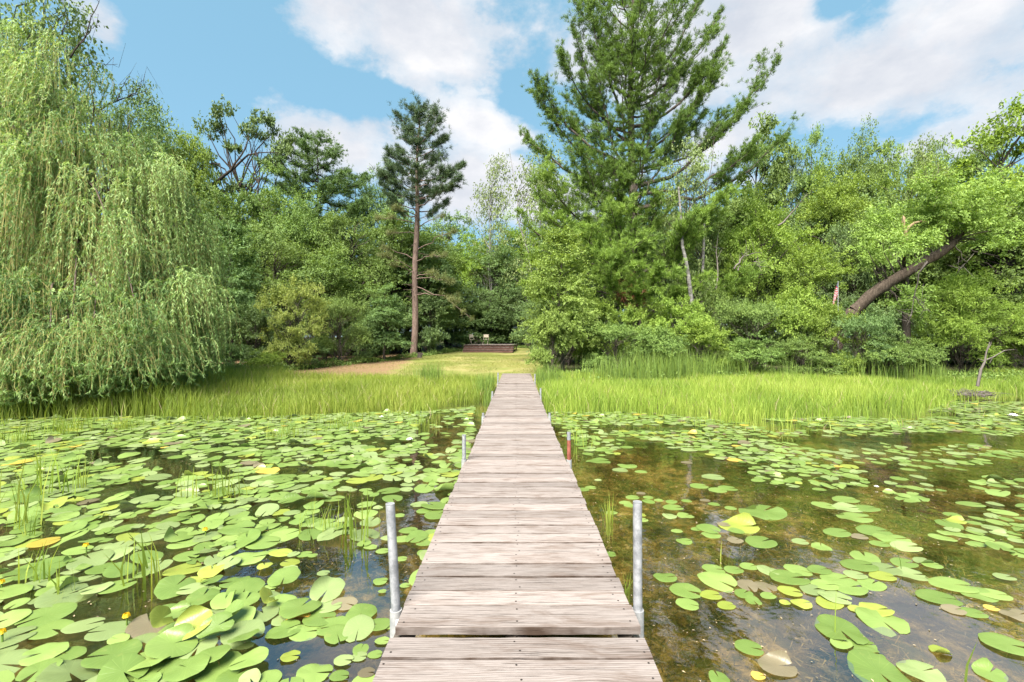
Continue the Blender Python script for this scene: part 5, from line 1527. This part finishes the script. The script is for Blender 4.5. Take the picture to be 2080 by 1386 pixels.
def lily_field():
    r = rng_(41)
    pads = []     # x, y, radius, colour, style, rot, tilt, z

    def add(x, y, R, col, st, rot, tilt=None, z=None):
        if abs(x) < .60 + R * .55:
            return
        pads.append([x, y, R, col, st, rot, (r.normal(0, .03), r.normal(0, .03)) if tilt is None else tilt, r.uniform(.003, .012) if z is None else z])

    for (px, py, w_, col, st, rot) in HERO:
        if w_ == 0:
            continue
        d = HC * FP / (py - CY)
        P = wp(px, py, d)
        add(P[0], P[1], w_ / FP * d * .55, col, st, math.radians(rot))
    # dense field on the willow side, in pixels of the photograph turned into places on the water
    holes = [(700, 1180, 120, 75), (640, 1110, 95, 22), (800, 1200, 60, 220), (700, 1340, 160, 55), (250, 925, 85, 20), (350, 945, 60, 24), (420, 955, 55, 10), (560, 1030, 70, 11), (300, 1000, 70, 9), (310, 1062, 60, 9), (140, 1122, 60, 15), (230, 1180, 60, 10),
             (100, 1130, 60, 16), (200, 1240, 110, 16), (90, 1310, 70, 24), (330, 1215, 40, 10), (180, 1300, 60, 22), (780, 900, 60, 10), (900, 880, 55, 45), (480, 905, 90, 6), (640, 958, 90, 7), (760, 985, 80, 13), (860, 1010, 60, 16), (690, 1040, 50, 22), (830, 1060, 60, 30), (460, 930, 40, 8), (380, 1068, 30, 8), (130, 1085, 60, 12), (860, 940, 60, 12), (520, 1165, 60, 22), (40, 1240, 50, 9), (400, 1100, 40, 8), (730, 1015, 40, 10)]
    cell = {}

    def ok(x, y, R, ov):
        k0, k1 = int(x / .5), int(y / .5)
        for a_ in (-1, 0, 1):
            for b_ in (-1, 0, 1):
                for (u, v, q) in cell.get((k0 + a_, k1 + b_), ()):
                    if (u - x) ** 2 + (v - y) ** 2 < (ov * (R + q)) ** 2:
                        return False
        return True

    def put(x, y, R):
        cell.setdefault((int(x / .5), int(y / .5)), []).append((x, y, R))
    for p in pads:
        put(p[0], p[1], p[2])
    cols = ['bright green', 'pale green', 'yellow green', 'golden', 'purplish brown']

    def scatter(n, test, ov, r0, r1, pc, small=.2, flatp=.62):
        for _ in range(n):
            y = math.sqrt(r.uniform(2.15 ** 2, 12.6 ** 2))
            x = r.uniform(-1.22, 1.22) * y
            px, py = CX + x / y * FP, CY + HC / y * FP
            if not test(px, py, x, y):
                continue
            R = r.uniform(r0, r1) if r.random() > small else r.uniform(.05, .09)
            if not ok(x, y, R, ov):
                continue
            c = cols[r.choice(5, p=pc)]
            k = r.random()
            st = r.integers(0, 8) if k < flatp else r.integers(8, 13) if k < .93 else r.integers(13, 16)
            big = st >= 13
            add(x, y, R, c, int(st), r.uniform(0, 6.28), (r.normal(0, .05 + .06 * (st >= 8)), r.normal(0, .05 + .06 * (st >= 8))), r.uniform(.004, .02) + .012 * (st >= 8))
            put(x, y, R)

    def left(px, py, x, y):
        if x > -.62:
            return False
        if y > shore(x) + .15:
            return False
        if px > 960 and py < 930:
            return False
        for (hx, hy, rx, ry) in holes:
            q = ((px - hx) / rx) ** 2 + ((py - hy) / ry) ** 2
            if q < 1 and r.random() > .05:
                return False
        return vnoise(x, y, 1.1, 30) + .25 * vnoise(x, y, 4, 31) > .20
    scatter(30000, left, .57, .082, .150, [.60, .325, .06, .005, .01], .2)
    scatter(5000, left, .52, .045, .08, [.55, .33, .08, .01, .03], 0, .9)

    # clusters on the pine side: ellipses in the photograph, density
    clus = [(1480, 905, 130, 12, 1), (1560, 925, 120, 18, 1), (1640, 965, 120, 26, 1), (1700, 985, 70, 14, 1), (1400, 888, 110, 11, 1), (1290, 882, 60, 6, .9), (1180, 850, 90, 16, .9), (1300, 850, 160, 15, .9), (1450, 862, 70, 7, .8), (1420, 848, 170, 7, .9), (1490, 872, 60, 8, .9), (1560, 882, 60, 5, .7), (1650, 850, 120, 9, .9),
            (1760, 862, 130, 11, 1), (1860, 868, 120, 12, 1), (1960, 862, 120, 16, 1), (2030, 835, 90, 25, 1), (1940, 825, 100, 12, 1), (2040, 880, 60, 6, .8), (1990, 870, 100, 8, 1), (2030, 1080, 110, 38, 1), (1960, 1095, 60, 12, .9), (2060, 1110, 60, 30, 1), (1960, 910, 60, 6, .5), (2050, 925, 60, 9, .7), (1900, 940, 120, 25, .12), (2040, 985, 50, 10, .8),
            (1840, 995, 50, 30, .25), (1180, 880, 40, 14, .6), (1225, 905, 50, 25, .4), (1600, 880, 250, 8, .25), (1780, 925, 120, 20, .12), (1350, 1030, 80, 40, .08), (1480, 1080, 60, 30, .15), (1650, 1130, 120, 30, .04), (2000, 1020, 100, 60, .05)]

    def right(px, py, x, y):
        if x < .64 or y > shore(x) + .1:
            return False
        for (hx, hy, rx, ry, dn) in clus:
            if ((px - hx) / rx) ** 2 + ((py - hy) / ry) ** 2 < 1 and r.random() < dn:
                return True
        return False
    scatter(34000, right, .60, .058, .122, [.61, .29, .06, .01, .03], .3, .78)
    # raised, overlapping big leaves in the near corner
    for (px, py, w_, st, tx, ty, z) in [(350, 1330, 110, 13, .25, .2, .06), (390, 1300, 90, 14, -.3, .3, .09), (440, 1300, 80, 15, .5, -.2, .08), (330, 1290, 70, 14, 1.0, .3, .1), (470, 1270, 70, 13, .3, .5, .07), (300, 1355, 110, 8, .1, .15, .04), (430, 1350, 90, 9, .15, -.1, .05),
                                        (545, 1235, 60, 14, .9, .4, .07), (505, 1350, 90, 10, .1, .1, .03), (250, 1380, 120, 8, .1, .1, .04), (380, 1375, 100, 9, -.05, .12, .05), (495, 1310, 70, 12, .3, .1, .05), (110, 1035, 60, 14, .4, .2, .05), (60, 1020, 70, 13, .3, .1, .05), (150, 940, 50, 13, .3, .2, .06)]:
        d = HC * FP / (py - CY)
        P = wp(px, py, d)
        add(P[0], P[1], w_ / FP * d * .42, 'bright green' if st != 14 else 'yellow green', st, r.uniform(0, 6.28), (tx, ty), z)

    # which pads show largest
    def area(p):
        x, y, R = p[0], p[1], p[2]
        px, py = CX + x / y * FP, CY + HC / y * FP
        if not (-15 < px < 2095 and py < 1400):
            return 0
        return R * R / y ** 3
    order = sorted(range(len(pads)), key=lambda i: -area(pads[i]))
    mine, rest = order[:300], order[300:]
    print('pads', len(pads))
    seen = {}
    bands = [(2.6, 'before the near post'), (2.95, 'just past the near post'), (3.3, 'behind the near post'), (3.7, 'past the near post'), (4.2, 'short of mid section'), (4.8, 'short of the second post'), (5.7, 'level with second post'), (6.8, 'past the second post'), (8.2, 'well past second post'), (99, 'next to the reeds')]
    info = []
    for i in mine:
        p = pads[i]
        size = 'small' if p[2] < .085 else 'medium' if p[2] < .135 else 'large'
        shp = {'flat': 'flat', 'wavy': 'wavy', 'curled': 'curled'}[STY[p[4]]]
        if shp == 'flat' and math.hypot(*p[6]) > .13:
            shp = 'tilted'
        band = next(b_ for t_, b_ in bands if p[1] < t_)
        side = 'willow side' if p[0] < 0 else 'pine side'
        info.append((i, size, shp, p[3], band, side, abs(p[0])))
    groups = {}
    for q in info:
        groups.setdefault(q[1:6], []).append(q)
    ords = 'first second third fourth fifth sixth seventh eighth ninth tenth eleventh twelfth thirteenth fourteenth fifteenth sixteenth seventeenth eighteenth nineteenth twentieth'.split()
    for key, qs in groups.items():
        qs.sort(key=lambda q: q[6])
        for n_, q in enumerate(qs):
            i, size, shp, col, band, side, _ = q
            lead = (ords[n_] + ' ') if len(qs) > 1 and n_ < 20 else ''
            lab = f"{lead}{size} {shp} {col} pad from dock, {side}, {band}"
            p = pads[i]
            o = obj('lily_pad', PADME[p[4]], None, None, (p[0], p[1], p[7]), (p[6][0], p[6][1], p[5]), label=lab, category='lily pad', group='lily pads floating round the dock')
            o.scale = (p[2], p[2], p[2])
            setmat(o, PADM[p[3]])
    for c in cols:
        b = Buf()
        for i in rest:
            p = pads[i]
            if p[3] != c:
                continue
            V, F3, F4 = PADL[p[4]]
            ca, sa = math.cos(p[5]), math.sin(p[5])
            W_ = V * p[2]
            W_ = np.stack([W_[:, 0] * ca - W_[:, 1] * sa, W_[:, 0] * sa + W_[:, 1] * ca, W_[:, 2]], -1)
            W_[:, 2] += W_[:, 0] * p[6][1] * .5 + W_[:, 1] * p[6][0] * .5 + p[7]
            b.add(W_ + [p[0], p[1], 0], F3, r.random())
            b.f.append(F4 + b.n - len(V))
            b.m.append(np.zeros(len(F4), int))
        if b.v:
            obj('small_lily_pads', b.mesh('small_lily_pads', True), PADM[c], kind='stuff')


lily_field()


# ------------------------------------------------------------------ flowers, leaf, scraps and weed
def flowers():
    r = rng_(51)

    def yellow(px, py, h, lab):
        d = HC * FP / (py + 12 - CY)
        P0 = wp(px, py + 12, d)
        P0[2] = 0
        root = thing('pond_flower', lab, 'flower', P0, 'yellow pond flowers')
        b = Buf()
        tube(b, [(0, 0, -.2), (0.004, 0, h)], .005, 6)
        obj('stem', b, M['cattail'], root)
        b = Buf()
        for k in range(6):
            a_ = k / 6 * 6.28
            c, s = math.cos(a_), math.sin(a_)
            t_ = np.array([-s, c, 0])
            o_ = np.array([c, s, 0])
            z = np.array([0, 0, 1.0])
            b0 = z * h
            V = [b0, b0 + o_ * .017 + t_ * .012 + z * .008, b0 + o_ * .017 - t_ * .012 + z * .008, b0 + o_ * .012 + t_ * .011 + z * .028, b0 + o_ * .012 - t_ * .011 + z * .028, b0 + z * .012]
            b.add(V, [(0, 1, 2), (1, 3, 4)])
            b.add(V, [(1, 3, 4, 2)])
        obj('petals', b, M['yellow'], root)
    for a_ in [(175, 1111, .05, 'yellow pond flower among pads behind the three-bladed sprig'), (257, 1260, .05, 'yellow pond flower near the raised curled leaves'), (321, 1260, .03, 'half-open yellow pond flower toward the dock from its twin'),
               (4, 1298, .06, 'yellow pond flower cut by the frame edge'), (417, 1078, .05, 'lone yellow pond flower by the fan of blades'), (3, 1186, .04, 'small orange-yellow bud at the frame edge')]:
        yellow(*a_)

    def white(px, py, s_, lab):
        d = HC * FP / (py - CY)
        P0 = wp(px, py, d)
        P0[2] = .02
        b = Buf()
        for ring, (n, el, L) in enumerate([(9, .35, 1.0), (8, .8, .85), (6, 1.15, .65)]):
            for k in range(n):
                a_ = k / n * 6.28 + ring * .3
                o_ = np.array([math.cos(a_) * math.cos(el), math.sin(a_) * math.cos(el), math.sin(el)]) * L * s_
                t_ = np.array([-math.sin(a_), math.cos(a_), 0]) * s_ * .2
                b.add([(0, 0, 0), o_ * .55 + t_, o_, o_ * .55 - t_], [(0, 1, 2, 3)])
        o = obj('water_lily', b, M['white'], None, P0, label=lab, category='flower', group='white water lilies')
    for a_ in [(403, 835, .10, 'white water lily at the reed edge on the willow side'), (832, 897, .07, 'white water lily in the dark water near the second post'), (2058, 848, .11, 'white water lily far out near the dead snag'), (775, 850, .06, 'tiny white water lily at the reeds near the dock'), (1780, 993, .03, 'small white bloom beyond the outer pine-side pads')]:
        white(*a_)
    # orange-yellow tattered leaf
    d = HC * FP / (1250 - CY)
    P0 = wp(607, 1250, d)
    P0[2] = .014
    b = Buf()
    a_ = np.linspace(0, 6.28, 19)[:-1]
    R = .075 * (1 + .28 * np.sin(a_ * 5) * r.uniform(.6, 1.2, 18))
    b.add(np.concatenate([[(0, 0, .006)], np.stack([R * np.cos(a_) * 1.15, R * np.sin(a_) * .8, .004 * np.sin(a_ * 3)], -1)]), [(0, 1 + k, 1 + (k + 1) % 18) for k in range(18)])
    obj('tattered_leaf', b, M['autumn'], None, P0, (0, 0, .4), label='tattered orange-yellow leaf floating by the willow-side pads near the dock', category='leaf')
    # floating scraps
    n = 5200
    y = np.sqrt(r.uniform(2.0 ** 2, 9.5 ** 2, n))
    x = r.uniform(-1.2, 1.2, n) * y
    keep = (np.abs(x) > .7) & (vnoise(x, y, 1.6, 44) + (x > 0) * .15 > .42)
    x, y = x[keep], y[keep]
    n = len(x)
    s_ = r.uniform(.003, .011, n)
    a_ = r.uniform(0, 6.28, n)
    P = np.stack([x, y, np.full(n, .0045)], -1)
    D = np.stack([np.cos(a_), np.sin(a_), np.zeros(n)], -1)
    b = Buf()
    leaves(b, P, D, np.tile([0, 0, 1.0], (n, 1)), s_ * 2.2, s_, r.random(n))
    obj('floating_scraps', b, M['debris'], kind='stuff')
    # weed below the surface
    mt = leaf_mat('water_weed', (0.030, 0.032, 0.007), (0.11, 0.077, 0.018), (0.26, 0.18, 0.055), trans=.2)
    nc = 2000
    y = np.sqrt(r.uniform(2.0 ** 2, 9.5 ** 2, nc))
    x = r.uniform(-1.2, 1.25, nc) * y
    keep = (vnoise(x, y, 1.2, 46) > .35) & ((x > 0) | (r.random(nc) < .5))
    x, y = x[keep], y[keep]
    m = 46
    n = len(x) * m
    ct = np.repeat(vnoise(x, y, .9, 47) * .7 + r.uniform(-.2, .3, len(x)), m)
    X, Y = np.repeat(x, m) + r.normal(0, .10, n), np.repeat(y, m) + r.normal(0, .10, n)
    Z = np.repeat(r.uniform(-.30, -.12, len(x)), m) + r.normal(0, .035, n)
    Z = np.minimum(Z, -.03)
    b = Buf()
    leaves(b, np.stack([X, Y, Z], -1), rdir(r, n) * [1, 1, .5], unit(rdir(r, n) + [0, 0, .8]), r.uniform(.03, .09, n), .008, np.clip(ct + r.uniform(-.15, .15, n), 0, 1), tri=True)
    obj('water_weeds', b, mt, kind='stuff')


flowers()


# ------------------------------------------------------------------ platform, chairs, table, flag, small things on the lawn
def box(b, x0, x1, y0, y1, z0, z1, mat=0):
    b.add([(x0, y0, z0), (x1, y0, z0), (x1, y1, z0), (x0, y1, z0), (x0, y0, z1), (x1, y0, z1), (x1, y1, z1), (x0, y1, z1)],
          [(0, 3, 2, 1), (4, 5, 6, 7), (0, 1, 5, 4), (1, 2, 6, 5), (2, 3, 7, 6), (3, 0, 4, 7)], mat=mat)


def boxobj(name, dims, mat, parent, loc, rot=None):
    b = Buf()
    x, y, z = dims
    box(b, -x / 2, x / 2, -y / 2, y / 2, -z / 2, z / 2)
    return obj(name, b, mat, parent, loc, rot)


def platform():
    d = 37.0
    gz = float(ground_z(-2.3, 37))
    P0 = np.array([-2.33, 37.0, gz])
    rz = -.07
    root = thing('wooden_platform', 'low brown wooden platform with three long front steps on the lawn', 'platform', P0)
    root.rotation_euler = (0, 0, rz)
    W_, D_, H_ = 4.1, 5.2, .60
    b = Buf()
    box(b, -W_ / 2, W_ / 2, -.008, .008, -.095, .095)
    riser = b.mesh('riser')
    riser.materials.append(M['redwood'])
    b = Buf()
    box(b, -W_ / 2 - .03, W_ / 2 + .03, -.15, .15, -.026, .026)
    tread = b.mesh('tread')
    tread.materials.append(M['deck'])
    for k in range(3):
        y = -.0 + k * .27
        z = .20 * (k + 1)
        obj('riser', riser, None, root, (0, y, z - .11 + (.0)))
        if k < 2:
            obj('tread', tread, None, root, (0, y + .11, z - .0))
    b = Buf()
    box(b, -.068, .068, -D_ / 2, D_ / 2, -.018, .018)
    db = b.mesh('deck_board')
    db.materials.append(M['deck'])
    boxobj('front_trim', (W_ + .06, .05, .06), M['deck'], root, (0, .47, H_ + .0))
    n = int(W_ / .142)
    for k in range(n):
        obj('deck_board', db, None, root, (-W_ / 2 + .071 + k * W_ / n, .50 + D_ / 2, H_ + .018))
    for s in (-1, 1):
        boxobj('side_beam', (.05, D_, .19), M['redwood'], root, (s * (W_ / 2 - .03), .55 + D_ / 2, H_ - .10))
        for q in (.7, 2.7, D_ + .2):
            boxobj('leg', (.10, .10, .62), M['joist'], root, (s * (W_ / 2 - .12), q, .2))
    boxobj('back_beam', (W_ - .1, .05, .19), M['redwood'], root, (0, .52 + D_, H_ - .10))
    top = gz + H_ + .036

    def local(x, y):
        c, s = math.cos(rz), math.sin(rz)
        return P0[0] + x * c - y * s, P0[1] + x * s + y * c
    for (lx, ly, rot, lab) in [(-1.75, 3.0, .75, 'pale folding chair turned toward the table at the platform corner'), (-.62, 3.2, -.15, 'pale folding chair with square back, on the inner side of the table')]:
        x, y = local(lx, ly)
        ch = thing('folding_chair', lab, 'chair', (x, y, top), 'folding chairs on the platform', (0, 0, rot))
        boxobj('seat', (.42, .40, .03), M['chairseat'], ch, (0, 0, .44))
        boxobj('backrest', (.42, .03, .26), M['chairseat'], ch, (0, .21, .74), (-.12, 0, 0))
        for s in (-1, 1):
            b = Buf()
            tube(b, [(s * .21, -.20, 0), (s * .21, .10, .46), (s * .21, .23, .88)], .014, 6)
            obj('frame', b, M['chairseat'], ch)
            b = Buf()
            tube(b, [(s * .19, .24, 0), (s * .19, -.14, .46)], .014, 6)
            obj('leg', b, M['darkmetal'], ch)
    x, y = local(-1.2, 3.0)
    tb = thing('folding_table', 'small dark folding table with crossed legs between the two chairs', 'table', (x, y, top))
    boxobj('tabletop', (.68, .62, .03), M['darkmetal'], tb, (0, 0, .70))
    for s in (-1, 1):
        for q in (-1, 1):
            b = Buf()
            tube(b, [(-.30 * q, s * .25, 0), (.28 * q, s * .25, .68)], .018, 6)
            obj('leg', b, M['darkmetal'], tb)
    # stump
    P = wp(852, 727, 30)
    P[2] = float(ground_z(P[0], 30))
    st = thing('tree_stump', 'small cut stump on the lawn beside the red pine', 'stump', P)
    b = Buf()
    tube(b, [(0, 0, -.1), (0, 0, .1), (.02, 0, .34)], [.20, .15, .13], 9)
    obj('stub', b, M['bark'], st)
    b = Buf()
    tube(b, [(.08, 0, .1), (.22, 0, .30)], [.08, .05], 7)
    obj('side_shoot', b, M['bark'], st)
    # marker stake
    P = wp(573, 738, 19.5)
    P[2] = float(ground_z(P[0], 19.5))
    st = thing('marker_stake', 'thin stake with small orange-red reflector at the woods edge', 'stake', P)
    b = Buf()
    tube(b, [(0, 0, -.1), (0, 0, .62)], .012, 6)
    obj('rod', b, M['darkmetal'], st)
    b = Buf()
    tube(b, [(0, -.02, .58), (0, .02, .58)], .05, 10)
    obj('reflector', b, M['redlens'], st)


platform()


def flag():
    d = 19.7
    P0 = wp(1702, 573, d)
    gz = float(ground_z(P0[0], d))
    top = P0[2]
    root = thing('flagpole', 'short pole with a limp striped flag in the dark hollow of the thicket', 'flag', (P0[0], d, gz))
    b = Buf()
    tube(b, [(0, 0, -.1), (0, 0, top - gz + .03)], .014, 8)
    obj('pole', b, M['galv'], root)
    # cloth hangs down from the hoist: canton folded by the pole, stripes swinging out below
    nu, nv = 40, 26
    hoist, fly = .58, .7
    V, T = [], []
    for j in range(nv):
        v = j / (nv - 1)            # 0 top .. 1 bottom of hoist
        for i in range(nu):
            u = i / (nu - 1)
            # limp cloth: fly end falls
            x = -.03 - .22 * (u ** .8) * (.35 + .65 * v) + .018 * math.sin(u * 22 + v * 3)
            y = -.02 + .05 * math.sin(u * 18 + v * 2) * (.3 + u)
            z = (top - gz) - .03 - hoist * v - .42 * (u ** 1.25)
            V.append((x, y, z))
    F, mi = [], []
    for j in range(nv - 1):
        for i in range(nu - 1):
            F.append((j * nu + i, j * nu + i + 1, (j + 1) * nu + i + 1, (j + 1) * nu + i))
            stripe = int((j + .5) / (nv - 1) * 13)
            if i < nu * .4 and stripe < 7:
                mi.append(3 if (i % 3 == 1 and j % 3 == 1) else 2)
            else:
                mi.append(stripe % 2)
    b = Buf()
    b.add(V, F)
    b.m = [np.array(mi)]
    obj('banner', b.mesh('banner', True), [plain('flag_red', (.30, .012, .02), .8), plain('flag_white', (.30, .29, .29), .8), plain('flag_blue', (.012, .02, .07), .8), plain('flag_star', (.30, .30, .30), .8)], root)


flag()
print("tris", sum(sum(max(1, 1) for _ in ()) or len(m.loops) - 2 * len(m.polygons) for m in bpy.data.meshes))
